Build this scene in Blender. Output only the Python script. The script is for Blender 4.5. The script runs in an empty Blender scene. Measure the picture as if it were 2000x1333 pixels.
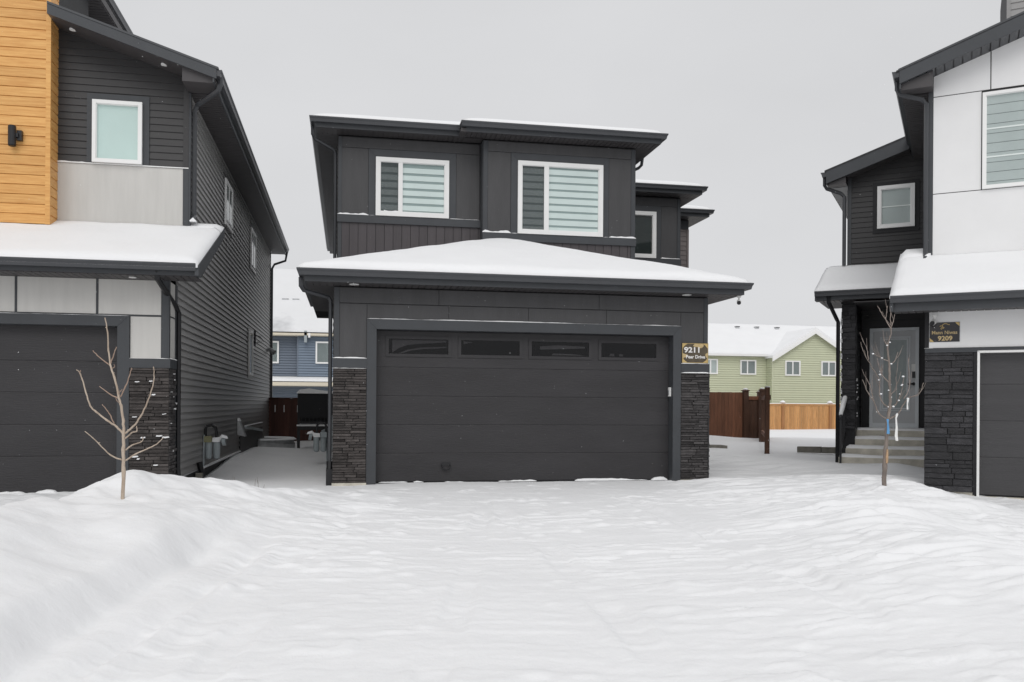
import bpy, bmesh, math, random
import numpy as np
from mathutils import Vector, Matrix

random.seed(7)
SC = bpy.context.scene
COL = SC.collection

# ------------------------------------------------------------------ camera, sky, sun, exposure
cam_d = bpy.data.cameras.new("camera")
cam = bpy.data.objects.new("camera", cam_d)
COL.objects.link(cam)
SC.camera = cam
cam_d.sensor_width = 36.0
cam_d.lens = 30.83
cam_d.shift_y = 0.0622
cam_d.clip_end = 5000.0
cam.matrix_world = (Matrix.Translation((0, 0, 1.243)) @ Matrix.Rotation(-0.1860, 4, 'Z')
                    @ Matrix.Rotation(math.radians(90), 4, 'X') @ Matrix.Rotation(0.00663, 4, 'Z'))

SUN_EL, SUN_AZ = math.radians(46), math.radians(194)   # azimuth: 0 = +Y, clockwise
world = bpy.data.worlds.new("World")
SC.world = world
world.use_nodes = True
nt = world.node_tree
nt.nodes.clear()
n_out = nt.nodes.new("ShaderNodeOutputWorld")
n_bg = nt.nodes.new("ShaderNodeBackground")
n_sky = nt.nodes.new("ShaderNodeTexSky")
n_sky.sky_type = 'NISHITA'
n_sky.sun_disc = False
n_sky.sun_elevation = SUN_EL
n_sky.sun_rotation = SUN_AZ
n_hsv = nt.nodes.new("ShaderNodeHueSaturation")
n_hsv.inputs['Saturation'].default_value = 0.10
n_mix = nt.nodes.new("ShaderNodeMixRGB")
n_mix.inputs['Fac'].default_value = 0.95            # a closed overcast: nearly even grey
n_mix.inputs['Color2'].default_value = (6.90, 6.95, 7.10, 1)
nt.links.new(n_sky.outputs[0], n_hsv.inputs['Color'])
nt.links.new(n_hsv.outputs[0], n_mix.inputs['Color1'])
w_tc = nt.nodes.new("ShaderNodeTexCoord")
w_nz = nt.nodes.new("ShaderNodeTexNoise"); w_nz.inputs['Scale'].default_value = 2.2; w_nz.inputs['Detail'].default_value = 4
w_mp = nt.nodes.new("ShaderNodeMapping"); w_mp.inputs['Scale'].default_value = (1, 1, 2.2)
nt.links.new(w_tc.outputs['Generated'], w_mp.inputs['Vector']); nt.links.new(w_mp.outputs[0], w_nz.inputs['Vector'])
w_mr = nt.nodes.new("ShaderNodeMapRange")
w_mr.inputs['From Min'].default_value = 0.3; w_mr.inputs['From Max'].default_value = 0.7
w_mr.inputs['To Min'].default_value = 0.97; w_mr.inputs['To Max'].default_value = 1.05
nt.links.new(w_nz.outputs['Fac'], w_mr.inputs['Value'])
w_mul = nt.nodes.new("ShaderNodeVectorMath"); w_mul.operation = 'SCALE'
nt.links.new(n_mix.outputs[0], w_mul.inputs[0]); nt.links.new(w_mr.outputs[0], w_mul.inputs['Scale'])
nt.links.new(w_mul.outputs[0], n_bg.inputs['Color'])
n_bg.inputs['Strength'].default_value = 0.1
nt.links.new(n_bg.outputs[0], n_out.inputs['Surface'])

sun_d = bpy.data.lights.new("sun", 'SUN')
sun_d.energy = 1.08
sun_d.angle = math.radians(40)
sun_d.color = (1.0, 0.98, 0.955)
sun = bpy.data.objects.new("sun", sun_d)
COL.objects.link(sun)
sd = Vector((math.sin(SUN_AZ) * math.cos(SUN_EL), math.cos(SUN_AZ) * math.cos(SUN_EL), math.sin(SUN_EL)))
sun.rotation_euler = (-sd).to_track_quat('-Z', 'Y').to_euler()

SC.view_settings.view_transform = 'Standard'
SC.view_settings.look = 'None'
SC.view_settings.exposure = 0.0
SC.view_settings.gamma = 1.0
SC.view_settings.use_curve_mapping = False
SC.render.engine = 'CYCLES'
SC.cycles.max_bounces = 8
SC.cycles.transparent_max_bounces = 12

# ------------------------------------------------------------------ materials
def srgb(r, g, b):
    def f(c):
        c /= 255.0
        return c / 12.92 if c <= 0.04045 else ((c + 0.055) / 1.055) ** 2.4
    return (f(r), f(g), f(b))

def mat(name, col, rough=0.6, var=0.08, nscale=2.0, stretch=(1, 1, 1), bump=0.0, bscale=40.0,
        bstretch=(1, 1, 1), spec=0.4, orand=0.0, metal=0.0, col2=None, coord='Object', detail=5.0, bdist=0.01):
    m = bpy.data.materials.new(name)
    m.use_nodes = True
    t = m.node_tree
    b = t.nodes["Principled BSDF"]
    b.inputs['Roughness'].default_value = rough
    b.inputs['Metallic'].default_value = metal
    b.inputs['Specular IOR Level'].default_value = spec
    tc = t.nodes.new("ShaderNodeTexCoord")
    mp = t.nodes.new("ShaderNodeMapping")
    mp.inputs['Scale'].default_value = stretch
    t.links.new(tc.outputs[coord], mp.inputs['Vector'])
    oi = t.nodes.new("ShaderNodeObjectInfo")
    if orand:
        sc = t.nodes.new("ShaderNodeVectorMath"); sc.operation = 'SCALE'
        cb = t.nodes.new("ShaderNodeCombineXYZ")
        for k in range(3):
            t.links.new(oi.outputs['Random'], cb.inputs[k])
        t.links.new(cb.outputs[0], sc.inputs[0]); sc.inputs['Scale'].default_value = 37.0
        ad = t.nodes.new("ShaderNodeVectorMath"); ad.operation = 'ADD'
        t.links.new(mp.outputs[0], ad.inputs[0]); t.links.new(sc.outputs[0], ad.inputs[1])
        vec = ad.outputs[0]
    else:
        vec = mp.outputs[0]
    nz = t.nodes.new("ShaderNodeTexNoise")
    nz.inputs['Scale'].default_value = nscale
    nz.inputs['Detail'].default_value = detail
    nz.inputs['Roughness'].default_value = 0.6
    t.links.new(vec, nz.inputs['Vector'])
    rp = t.nodes.new("ShaderNodeValToRGB")
    rp.color_ramp.elements[0].position = 0.3
    rp.color_ramp.elements[1].position = 0.7
    c2 = col2 if col2 else tuple(min(1, c * (1 + var)) for c in col)
    c1 = col if col2 else tuple(c * (1 - var) for c in col)
    rp.color_ramp.elements[0].color = (*c1, 1)
    rp.color_ramp.elements[1].color = (*c2, 1)
    t.links.new(nz.outputs['Fac'], rp.inputs['Fac'])
    out = rp.outputs[0]
    if orand:
        hs = t.nodes.new("ShaderNodeHueSaturation")
        mr = t.nodes.new("ShaderNodeMapRange")
        mr.inputs['To Min'].default_value = 1 - orand
        mr.inputs['To Max'].default_value = 1 + orand
        t.links.new(oi.outputs['Random'], mr.inputs['Value'])
        t.links.new(mr.outputs[0], hs.inputs['Value'])
        t.links.new(out, hs.inputs['Color'])
        out = hs.outputs[0]
    t.links.new(out, b.inputs['Base Color'])
    if bump:
        mp2 = t.nodes.new("ShaderNodeMapping")
        mp2.inputs['Scale'].default_value = bstretch
        t.links.new(tc.outputs[coord], mp2.inputs['Vector'])
        n2 = t.nodes.new("ShaderNodeTexNoise")
        n2.inputs['Scale'].default_value = bscale
        n2.inputs['Detail'].default_value = 4
        t.links.new(mp2.outputs[0], n2.inputs['Vector'])
        bp = t.nodes.new("ShaderNodeBump")
        bp.inputs['Strength'].default_value = bump
        bp.inputs['Distance'].default_value = bdist
        t.links.new(n2.outputs['Fac'], bp.inputs['Height'])
        t.links.new(bp.outputs[0], b.inputs['Normal'])
    return m

def glass_mat(name, tint=(0.95, 0.985, 0.975), refl=1.45):
    m = bpy.data.materials.new(name)
    m.use_nodes = True
    t = m.node_tree
    t.nodes.clear()
    o = t.nodes.new("ShaderNodeOutputMaterial")
    mx = t.nodes.new("ShaderNodeMixShader")
    tr = t.nodes.new("ShaderNodeBsdfTransparent"); tr.inputs[0].default_value = (*tint, 1)
    gl = t.nodes.new("ShaderNodeBsdfGlossy"); gl.inputs['Roughness'].default_value = 0.03
    ge = t.nodes.new("ShaderNodeNewGeometry")
    io = t.nodes.new("ShaderNodeMapRange"); io.inputs['To Min'].default_value = refl; io.inputs['To Max'].default_value = 1 / refl
    fr = t.nodes.new("ShaderNodeFresnel")
    t.links.new(ge.outputs['Backfacing'], io.inputs['Value']); t.links.new(io.outputs[0], fr.inputs['IOR'])
    tc = t.nodes.new("ShaderNodeTexCoord")
    nz = t.nodes.new("ShaderNodeTexNoise"); nz.inputs['Scale'].default_value = 1.5
    bp = t.nodes.new("ShaderNodeBump"); bp.inputs['Strength'].default_value = 0.04; bp.inputs['Distance'].default_value = 0.02
    t.links.new(tc.outputs['Object'], nz.inputs['Vector']); t.links.new(nz.outputs['Fac'], bp.inputs['Height'])
    t.links.new(bp.outputs[0], gl.inputs['Normal'])
    t.links.new(fr.outputs[0], mx.inputs[0]); t.links.new(tr.outputs[0], mx.inputs[1]); t.links.new(gl.outputs[0], mx.inputs[2])
    t.links.new(mx.outputs[0], o.inputs[0])
    return m

def screen_mat(name):
    m = bpy.data.materials.new(name)
    m.use_nodes = True
    t = m.node_tree
    t.nodes.clear()
    o = t.nodes.new("ShaderNodeOutputMaterial")
    mx = t.nodes.new("ShaderNodeMixShader"); mx.inputs[0].default_value = 0.36
    tr = t.nodes.new("ShaderNodeBsdfTransparent")
    df = t.nodes.new("ShaderNodeBsdfDiffuse"); df.inputs[0].default_value = (0.075, 0.08, 0.085, 1)
    t.links.new(tr.outputs[0], mx.inputs[1]); t.links.new(df.outputs[0], mx.inputs[2])
    t.links.new(mx.outputs[0], o.inputs[0])
    return m

def snow_mat(name, c=(0.87, 0.875, 0.885)):
    m = bpy.data.materials.new(name)
    m.use_nodes = True
    t = m.node_tree
    b = t.nodes["Principled BSDF"]
    b.inputs['Roughness'].default_value = 0.85
    b.inputs['Specular IOR Level'].default_value = 0.15
    tc = t.nodes.new("ShaderNodeTexCoord")
    nz = t.nodes.new("ShaderNodeTexNoise"); nz.inputs['Scale'].default_value = 0.9; nz.inputs['Detail'].default_value = 6
    t.links.new(tc.outputs['Object'], nz.inputs['Vector'])
    rp = t.nodes.new("ShaderNodeValToRGB")
    rp.color_ramp.elements[0].position = 0.3; rp.color_ramp.elements[1].position = 0.7
    rp.color_ramp.elements[0].color = (c[0] * .965, c[1] * .965, c[2] * .965, 1)
    rp.color_ramp.elements[1].color = (*c, 1)
    t.links.new(nz.outputs['Fac'], rp.inputs['Fac']); t.links.new(rp.outputs[0], b.inputs['Base Color'])
    n1 = t.nodes.new("ShaderNodeTexNoise"); n1.inputs['Scale'].default_value = 14; n1.inputs['Detail'].default_value = 6
    n2 = t.nodes.new("ShaderNodeTexNoise"); n2.inputs['Scale'].default_value = 90; n2.inputs['Detail'].default_value = 3
    t.links.new(tc.outputs['Object'], n1.inputs['Vector']); t.links.new(tc.outputs['Object'], n2.inputs['Vector'])
    b1 = t.nodes.new("ShaderNodeBump"); b1.inputs['Strength'].default_value = 0.35; b1.inputs['Distance'].default_value = 0.02
    b2 = t.nodes.new("ShaderNodeBump"); b2.inputs['Strength'].default_value = 0.25; b2.inputs['Distance'].default_value = 0.004
    t.links.new(n1.outputs['Fac'], b1.inputs['Height']); t.links.new(n2.outputs['Fac'], b2.inputs['Height'])
    t.links.new(b1.outputs[0], b2.inputs['Normal']); t.links.new(b2.outputs[0], b.inputs['Normal'])
    return m

M = {}
M['snow'] = snow_mat('snow')
def patchy_roof_mat():
    m = snow_mat('thin_roof_snow', (0.80, 0.805, 0.815))
    t = m.node_tree
    b = t.nodes["Principled BSDF"]
    src = b.inputs['Base Color'].links[0].from_socket
    tc = t.nodes.new("ShaderNodeTexCoord")
    mp = t.nodes.new("ShaderNodeMapping"); mp.vector_type = 'POINT'
    mp.inputs['Location'].default_value = (.3, -.62, -3.0); mp.inputs['Scale'].default_value = (.75, .45, .5)
    t.links.new(tc.outputs['Object'], mp.inputs['Vector'])
    gr = t.nodes.new("ShaderNodeTexGradient"); gr.gradient_type = 'SPHERICAL'
    nz = t.nodes.new("ShaderNodeTexNoise"); nz.inputs['Scale'].default_value = 1.6; nz.inputs['Detail'].default_value = 5
    t.links.new(tc.outputs['Object'], nz.inputs['Vector'])
    ad = t.nodes.new("ShaderNodeVectorMath"); ad.operation = 'MULTIPLY_ADD'
    ad.inputs[1].default_value = (.9, .9, .9); t.links.new(nz.outputs['Color'], ad.inputs[0]); t.links.new(mp.outputs[0], ad.inputs[2])
    t.links.new(ad.outputs[0], gr.inputs['Vector'])
    rp = t.nodes.new("ShaderNodeValToRGB"); rp.color_ramp.elements[0].position = .1; rp.color_ramp.elements[1].position = .75
    t.links.new(gr.outputs['Fac'], rp.inputs['Fac'])
    mx = t.nodes.new("ShaderNodeMixRGB"); mx.inputs['Color2'].default_value = (.42, .425, .44, 1)
    t.links.new(rp.outputs[0], mx.inputs['Fac']); t.links.new(src, mx.inputs['Color1'])
    t.links.new(mx.outputs[0], b.inputs['Base Color'])
    return m
M['patchy_roof'] = patchy_roof_mat()
M['ledge_snow'] = mat('ledge_snow', (0.86, 0.865, 0.875), 0.9, 0.03, spec=0.1)
M['panel'] = mat('charcoal_panel', (0.064, 0.0635, 0.066), 0.55, 0.10, 2.0, (3, 3, 0.5), 0.25, 60, (2, 2, 0.15), orand=0.05)
M['trim'] = mat('charcoal_trim', (0.055, 0.059, 0.065), 0.5, 0.07, 3.0, bump=0.1, bscale=50, orand=0.03)
M['metal'] = mat('charcoal_metal', (0.055, 0.058, 0.064), 0.42, 0.06, 3.0, spec=0.5)
M['soffit'] = mat('soffit_metal', (0.062, 0.058, 0.060), 0.5, 0.08, 3.0)
M['cladding'] = mat('plum_charcoal_board', (0.070, 0.062, 0.066), 0.55, 0.10, 2.0, (4, 4, 0.4), 0.25, 60, (2, 2, 0.1), orand=0.06)
M['door'] = mat('garage_door_paint', (0.034, 0.0325, 0.035), 0.46, 0.16, 1.4, (0.5, 2, 1.6), 0.45, 18, (0.5, 2, 9), orand=0.05)
M['door_grey'] = mat('grey_garage_door_paint', (0.060, 0.059, 0.062), 0.5, 0.08, 2.0, (0.4, 2, 6), 0.35, 18, (0.5, 2, 9), orand=0.04)
M['stone'] = mat('ledge_stone', (0.044, 0.041, 0.041), 0.8, 0.3, 9, (1, 1, 3), 0.7, 30, (1, 1, 3), spec=0.25, orand=0.38, col2=(0.094, 0.088, 0.088), bdist=0.02)
M['stone_brown'] = mat('brown_ledge_stone', (0.047, 0.042, 0.040), 0.8, 0.3, 9, (1, 1, 3), 0.7, 30, (1, 1, 3), spec=0.25, orand=0.38, col2=(0.10, 0.089, 0.085), bdist=0.02)
M['stone_black'] = mat('black_ledge_stone', (0.016, 0.016, 0.018), 0.62, 0.3, 9, (1, 1, 3), 0.7, 30, (1, 1, 3), spec=0.4, orand=0.4, col2=(0.044, 0.043, 0.047), bdist=0.02)
M['wall'] = mat('dark_wall', (0.03, 0.03, 0.032), 0.7, 0.1)
M['white_vinyl'] = mat('white_vinyl', (0.85, 0.85, 0.84), 0.35, 0.02)
M['blind_light'] = mat('pale_blind', (0.72, 0.775, 0.77), 0.8, 0.03, 2.0)
M['blind_dark'] = mat('sheer_blind', (0.30, 0.36, 0.36), 0.8, 0.05, 2.0)
M['blind_grey'] = mat('grey_blind', (0.47, 0.50, 0.50), 0.8, 0.05, 2.0)
M['blind_grey_dark'] = mat('grey_sheer_blind', (0.22, 0.24, 0.245), 0.8, 0.05, 2.0)
M['blind_frost'] = mat('frosted_blind', (0.60, 0.71, 0.69), 0.7, 0.04, 1.0)
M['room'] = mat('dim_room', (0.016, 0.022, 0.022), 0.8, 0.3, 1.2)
M['glass'] = glass_mat('window_glass')
M['garage_glass'] = glass_mat('smoked_garage_glass', (0.55, 0.55, 0.56), 1.28)
M['screen'] = screen_mat('insect_screen')
M['lap'] = mat('black_lap_siding', (0.042, 0.041, 0.042), 0.5, 0.06, 3, (0.3, 0.3, 3), 0.15, 40, (0.3, 0.3, 6), orand=0.05)
M['lap_side'] = mat('lightened_lap_siding', (0.27, 0.265, 0.262), 0.40, 0.06, 3, (0.3, 0.1, 3), 0.15, 40, (0.3, 0.1, 6), orand=0.04, spec=0.5)  # charcoal lap siding lightened to stand in for its sheen at grazing view
M['lap_taupe'] = mat('taupe_lap_siding', (0.20, 0.175, 0.17), 0.6, 0.06, 3, orand=0.05)
M['grey_panel'] = mat('light_grey_panel', (0.56, 0.55, 0.525), 0.6, 0.05, 1.5, (6, 6, 0.6), 0.12, 50, (4, 4, 0.3), orand=0.02)
M['white_panel'] = mat('white_panel', (0.79, 0.79, 0.79), 0.55, 0.03, 1.0)
M['wood'] = mat('cedar_tone_plank', (0.60, 0.285, 0.08), 0.5, 0.3, 2.2, (1.2, 3, 16), 0.15, 30, (1.5, 3, 20), orand=0.06, col2=(0.79, 0.45, 0.155), bdist=0.006)
M['wood_side'] = M['wood']
M['roof'] = mat('asphalt_shingle', (0.045, 0.045, 0.048), 0.9, 0.3, 20, bump=0.5, bscale=60)
M['concrete'] = mat('concrete', (0.56, 0.53, 0.46), 0.85, 0.2, 5, bump=0.4, bscale=50)
M['concrete_dark'] = mat('weathered_concrete', (0.20, 0.19, 0.165), 0.85, 0.25, 6, bump=0.4, bscale=50)
M['black_metal'] = mat('black_metal', (0.012, 0.012, 0.014), 0.4, 0.1, 4, spec=0.5)
M['near_black'] = mat('near_black_paint', (0.010, 0.010, 0.012), 0.5, 0.1, 4)
M['galv'] = mat('galvanised_steel', (0.46, 0.47, 0.48), 0.45, 0.15, 8, metal=0.15)
M['meter'] = mat('meter_grey', (0.33, 0.37, 0.385), 0.5, 0.1, 6)
M['meter_yellow'] = mat('meter_dull_yellow', (0.26, 0.25, 0.14), 0.6, 0.1, 6)
M['fence_dark'] = mat('stained_red_fence', (0.075, 0.030, 0.022), 0.7, 0.25, 3, (6, 6, 0.6), 0.3, 30, (4, 4, 0.3), orand=0.25)
M['fence_brown'] = mat('brown_stained_fence', (0.165, 0.072, 0.040), 0.7, 0.25, 3, (6, 6, 0.6), 0.3, 30, (4, 4, 0.3), orand=0.22)
M['fence_post'] = mat('dark_brown_post', (0.090, 0.045, 0.028), 0.7, 0.25, 3, (6, 6, 0.6), 0.3, 30, (4, 4, 0.3), orand=0.15)
M['fence_cedar'] = mat('honey_cedar_fence', (0.52, 0.27, 0.105), 0.7, 0.2, 3, (6, 6, 0.6), 0.2, 30, (4, 4, 0.3), orand=0.16)
M['cedar_post'] = mat('honey_cedar_post', (0.33, 0.16, 0.065), 0.7, 0.2, 3, (6, 6, 0.6), orand=0.1)
M['green'] = mat('hazed_sage_siding', (0.55, 0.575, 0.42), 0.6, 0.03, 1.0)  # sage green desaturated a little in place of snowfall haze
M['blue'] = mat('slate_blue_siding', (0.150, 0.180, 0.225), 0.6, 0.04, 1.0)
M['blue_light'] = mat('lighter_blue_siding', (0.180, 0.225, 0.285), 0.6, 0.04, 1.0)
M['cream'] = mat('cream_fascia', (0.68, 0.62, 0.50), 0.6, 0.03, 1.0)
M['bark'] = mat('pale_bark', (0.37, 0.29, 0.225), 0.8, 0.3, 18, (1, 1, 0.4), 0.5, 60, col2=(0.58, 0.49, 0.40))
M['bark_tip'] = mat('reddish_twig_bark', (0.31, 0.215, 0.165), 0.8, 0.25, 18, col2=(0.42, 0.31, 0.245))
M['bark_brown'] = mat('brown_bark', (0.165, 0.14, 0.125), 0.8, 0.3, 14, (1, 1, 0.4), 0.6, 60, col2=(0.28, 0.235, 0.205))
M['bark_wound'] = mat('peeled_bark', (0.46, 0.31, 0.19), 0.8, 0.2, 14)
M['twig'] = mat('grey_brown_twig', (0.27, 0.225, 0.20), 0.8, 0.3, 14)
M['ribbon_blue'] = mat('blue_ribbon', (0.12, 0.33, 0.60), 0.6, 0.1, 9)
M['ribbon_white'] = mat('white_ribbon', (0.82, 0.82, 0.80), 0.7, 0.05, 9)
M['sign_black'] = mat('glossy_black_sign', (0.012, 0.010, 0.012), 0.18, 0.1, 5, spec=0.6)
M['sign_brown'] = mat('mirror_brown_sign', (0.055, 0.040, 0.022), 0.16, 0.5, 9, spec=0.7, col2=(0.10, 0.075, 0.04))
M['gold'] = mat('gold_print', (0.58, 0.42, 0.17), 0.4, 0.15, 30)
M['gold_pale'] = mat('pale_gold_print_and_reflection', (0.54, 0.41, 0.21), 0.4, 0.12, 40)  # gold lettering, and the reflection painted on the brown plate
M['white_print'] = mat('white_print', (0.82, 0.80, 0.78), 0.5, 0.03, 5)
M['lens'] = mat('pot_light_lens', (0.85, 0.85, 0.84), 0.3, 0.02, 5)
M['door_slab'] = mat('grey_entry_door', (0.54, 0.55, 0.56), 0.45, 0.04, 2)
M['door_frame'] = mat('silver_grey_frame', (0.68, 0.71, 0.73), 0.4, 0.04, 2)
M['frost_glass'] = mat('frosted_door_glass', (0.22, 0.265, 0.265), 0.12, 0.35, 7, (1, 1, 0.5), col2=(0.32, 0.37, 0.37), spec=0.6)
M['steel'] = mat('grey_plastic', (0.40, 0.41, 0.42), 0.5, 0.05, 5)
M['dark_glass'] = mat('dark_garage_glass', (0.008, 0.008, 0.009), 0.05, 0.2, 3, spec=0.5)
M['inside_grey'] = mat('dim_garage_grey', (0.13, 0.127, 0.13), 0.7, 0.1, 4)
M['weed'] = mat('dry_weed', (0.13, 0.10, 0.08), 0.9, 0.2, 9)
M['flake'] = mat('snowflake', (0.86, 0.87, 0.88), 0.9, 0.02)

# ------------------------------------------------------------------ mesh helpers
OFF = {}

def root_of(o):
    while o.parent:
        o = o.parent
    return o

def thing(name, label, cat, loc=(0, 0, 0), rotz=0.0, group=None, world_coords=True):
    """An Empty at the thing's base; parts are given in scene coordinates (world_coords) or in its own."""
    o = bpy.data.objects.new(name, None)
    o.empty_display_size = 0.2
    COL.objects.link(o)
    o.location = loc
    o.rotation_euler = (0, 0, rotz)
    o['label'] = label
    o['category'] = cat
    if group:
        o['group'] = group
    OFF[o.name] = Vector(loc) if world_coords else Vector((0, 0, 0))
    return o

class Wall:
    """A vertical plane: u runs along it, n points out of it."""
    def __init__(s, p0, U, N):
        s.p0, s.U, s.N = p0, U, N
    def p(s, u, n, z):
        return (s.p0[0] + u * s.U[0] + n * s.N[0], s.p0[1] + u * s.U[1] + n * s.N[1], z)

def front(y):
    return Wall((0, y), (1, 0), (0, -1))

def side_r(x):
    return Wall((x, 0), (0, 1), (1, 0))

def side_l(x):
    return Wall((x, 0), (0, 1), (-1, 0))

class MB:
    def __init__(s):
        s.v, s.f, s.m = [], [], []
        s.cur = 0
    def add(s, vs, fs):
        b = len(s.v)
        s.v += [tuple(x) for x in vs]
        for f in fs:
            s.f.append([b + i for i in f])
            s.m.append(s.cur)
        return s
    def box(s, x0, x1, y0, y1, z0, z1):
        s.add([(x0, y0, z0), (x1, y0, z0), (x1, y1, z0), (x0, y1, z0), (x0, y0, z1), (x1, y0, z1), (x1, y1, z1), (x0, y1, z1)],
              [(0, 3, 2, 1), (4, 5, 6, 7), (0, 1, 5, 4), (1, 2, 6, 5), (2, 3, 7, 6), (3, 0, 4, 7)])
        return s
    def wbox(s, W, u0, u1, n0, n1, z0, z1):
        s.add([W.p(u0, n0, z0), W.p(u1, n0, z0), W.p(u1, n1, z0), W.p(u0, n1, z0),
               W.p(u0, n0, z1), W.p(u1, n0, z1), W.p(u1, n1, z1), W.p(u0, n1, z1)],
              [(0, 3, 2, 1), (4, 5, 6, 7), (0, 1, 5, 4), (1, 2, 6, 5), (2, 3, 7, 6), (3, 0, 4, 7)])
        return s
    def loft(s, rings, cap=True):
        k = len(rings[0])
        vs = [p for r in rings for p in r]
        fs = []
        for i in range(len(rings) - 1):
            for j in range(k):
                a, b = i * k + j, i * k + (j + 1) % k
                fs.append((a, b, b + k, a + k))
        if cap:
            fs.append(tuple(range(k))[::-1])
            fs.append(tuple((len(rings) - 1) * k + j for j in range(k)))
        s.add(vs, fs)
        return s
    def wprism(s, W, prof, u0, u1):            # prof: (n, z)
        return s.loft([[W.p(u0, n, z) for n, z in prof], [W.p(u1, n, z) for n, z in prof]])
    def wpoly(s, W, pts, n0, n1):              # pts: (u, z)
        return s.loft([[W.p(u, n0, z) for u, z in pts], [W.p(u, n1, z) for u, z in pts]])
    def ring(s, W, u0, u1, z0, z1, w, n0, n1):  # a rectangular frame
        s.wbox(W, u0, u0 + w, n0, n1, z0, z1)
        s.wbox(W, u1 - w, u1, n0, n1, z0, z1)
        s.wbox(W, u0 + w, u1 - w, n0, n1, z1 - w, z1)
        s.wbox(W, u0 + w, u1 - w, n0, n1, z0, z0 + w)
        return s
    def tube(s, pts, r, sides=8, flat=1.0):
        pts = [Vector(p) for p in pts]
        n = len(pts)
        rr = r if isinstance(r, (list, tuple)) else [r] * n
        rings = []
        up = Vector((0, 0, 1))
        prev = None
        for i in range(n):
            t = (pts[min(i + 1, n - 1)] - pts[max(i - 1, 0)]).normalized()
            if prev is None:
                a = t.cross(up) if abs(t.dot(up)) < 0.95 else t.cross(Vector((0, 1, 0)))
            else:
                a = prev - t * prev.dot(t)
            a.normalize()
            prev = a
            b = t.cross(a)
            o = math.pi / sides
            rings.append([pts[i] + (a * math.cos(2 * math.pi * j / sides + o) + b * flat * math.sin(2 * math.pi * j / sides + o)) * rr[i] for j in range(sides)])
        s.loft(rings)
        return s
    def cyl(s, c, ax, r, l, sides=14, r2=None):
        c, ax = Vector(c), Vector(ax).normalized()
        return s.tube([c, c + ax * l], [r, r if r2 is None else r2], sides)
    def ball(s, c, r, seg=8, rings=5, sq=(1, 1, 1)):
        c = Vector(c)
        vs, fs = [], []
        for i in range(rings + 1):
            th = math.pi * i / rings
            for j in range(seg):
                ph = 2 * math.pi * j / seg
                vs.append(c + Vector((r * sq[0] * math.sin(th) * math.cos(ph), r * sq[1] * math.sin(th) * math.sin(ph), r * sq[2] * math.cos(th))))
        for i in range(rings):
            for j in range(seg):
                fs.append((i * seg + j, i * seg + (j + 1) % seg, (i + 1) * seg + (j + 1) % seg, (i + 1) * seg + j))
        s.add(vs, fs)
        return s
    def sweep(s, prof, path):                   # prof: (inward distance, z); the outside is on the right of the path
        n = len(path)
        P = [Vector((x, y)) for x, y in path]
        rings = []
        for i in range(n):
            ns = []
            if i > 0:
                t = (P[i] - P[i - 1]).normalized(); ns.append(Vector((-t.y, t.x)))
            if i < n - 1:
                t = (P[i + 1] - P[i]).normalized(); ns.append(Vector((-t.y, t.x)))
            mm = ns[0] if len(ns) == 1 else (ns[0] + ns[1]) / (1 + ns[0].dot(ns[1]))
            rings.append([(P[i].x + mm.x * d, P[i].y + mm.y * d, z) for d, z in prof])
        s.loft(rings)
        return s
    def build(s, name, m, parent=None, kind=None, smooth=False, recalc=True):
        off = OFF.get(root_of(parent).name, Vector((0, 0, 0))) if parent else Vector((0, 0, 0))
        me = bpy.data.meshes.new(name)
        me.from_pydata([(x - off.x, y - off.y, z - off.z) for x, y, z in s.v], [], s.f)
        for mm in (m if isinstance(m, (list, tuple)) else [m]):
            me.materials.append(mm)
        if any(s.m):
            me.polygons.foreach_set('material_index', s.m)
        if recalc:
            bm = bmesh.new(); bm.from_mesh(me)
            bmesh.ops.recalc_face_normals(bm, faces=bm.faces)
            bm.to_mesh(me); bm.free()
        if smooth:
            me.polygons.foreach_set('use_smooth', [True] * len(me.polygons))
        o = bpy.data.objects.new(name, me)
        COL.objects.link(o)
        if parent:
            o.parent = parent
        if kind:
            o['kind'] = kind
        return o

def vnoise(x, y, seed=0):
    """Smooth value noise on numpy arrays, 0..1."""
    xi, yi = np.floor(x).astype(np.int64), np.floor(y).astype(np.int64)
    fx, fy = x - xi, y - yi
    fx = fx * fx * fx * (fx * (fx * 6 - 15) + 10); fy = fy * fy * fy * (fy * (fy * 6 - 15) + 10)
    def h(a, b):
        v = (a * 374761393 + b * 668265263 + seed * 974634777) & 0xffffffff
        v = ((v ^ (v >> 13)) * 1274126177) & 0xffffffff
        return ((v ^ (v >> 16)) & 0xffff) / 65535.0
    return (h(xi, yi) * (1 - fx) + h(xi + 1, yi) * fx) * (1 - fy) + (h(xi, yi + 1) * (1 - fx) + h(xi + 1, yi + 1) * fx) * fy

def fbm(x, y, seed=0, oct=4):
    a, s, t = 1.0, 0.0, 0.0
    for k in range(oct):
        s = s + a * vnoise(x * 2 ** k, y * 2 ** k, seed + k * 17); t += a; a *= 0.5
    return s / t

def grid_mesh(X, Y, Z):
    ny, nx = X.shape
    v = np.stack([X, Y, Z], -1).reshape(-1, 3)
    i = np.arange(ny * nx).reshape(ny, nx)
    f = np.stack([i[:-1, :-1], i[:-1, 1:], i[1:, 1:], i[1:, :-1]], -1).reshape(-1, 4)
    return v, f

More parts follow.
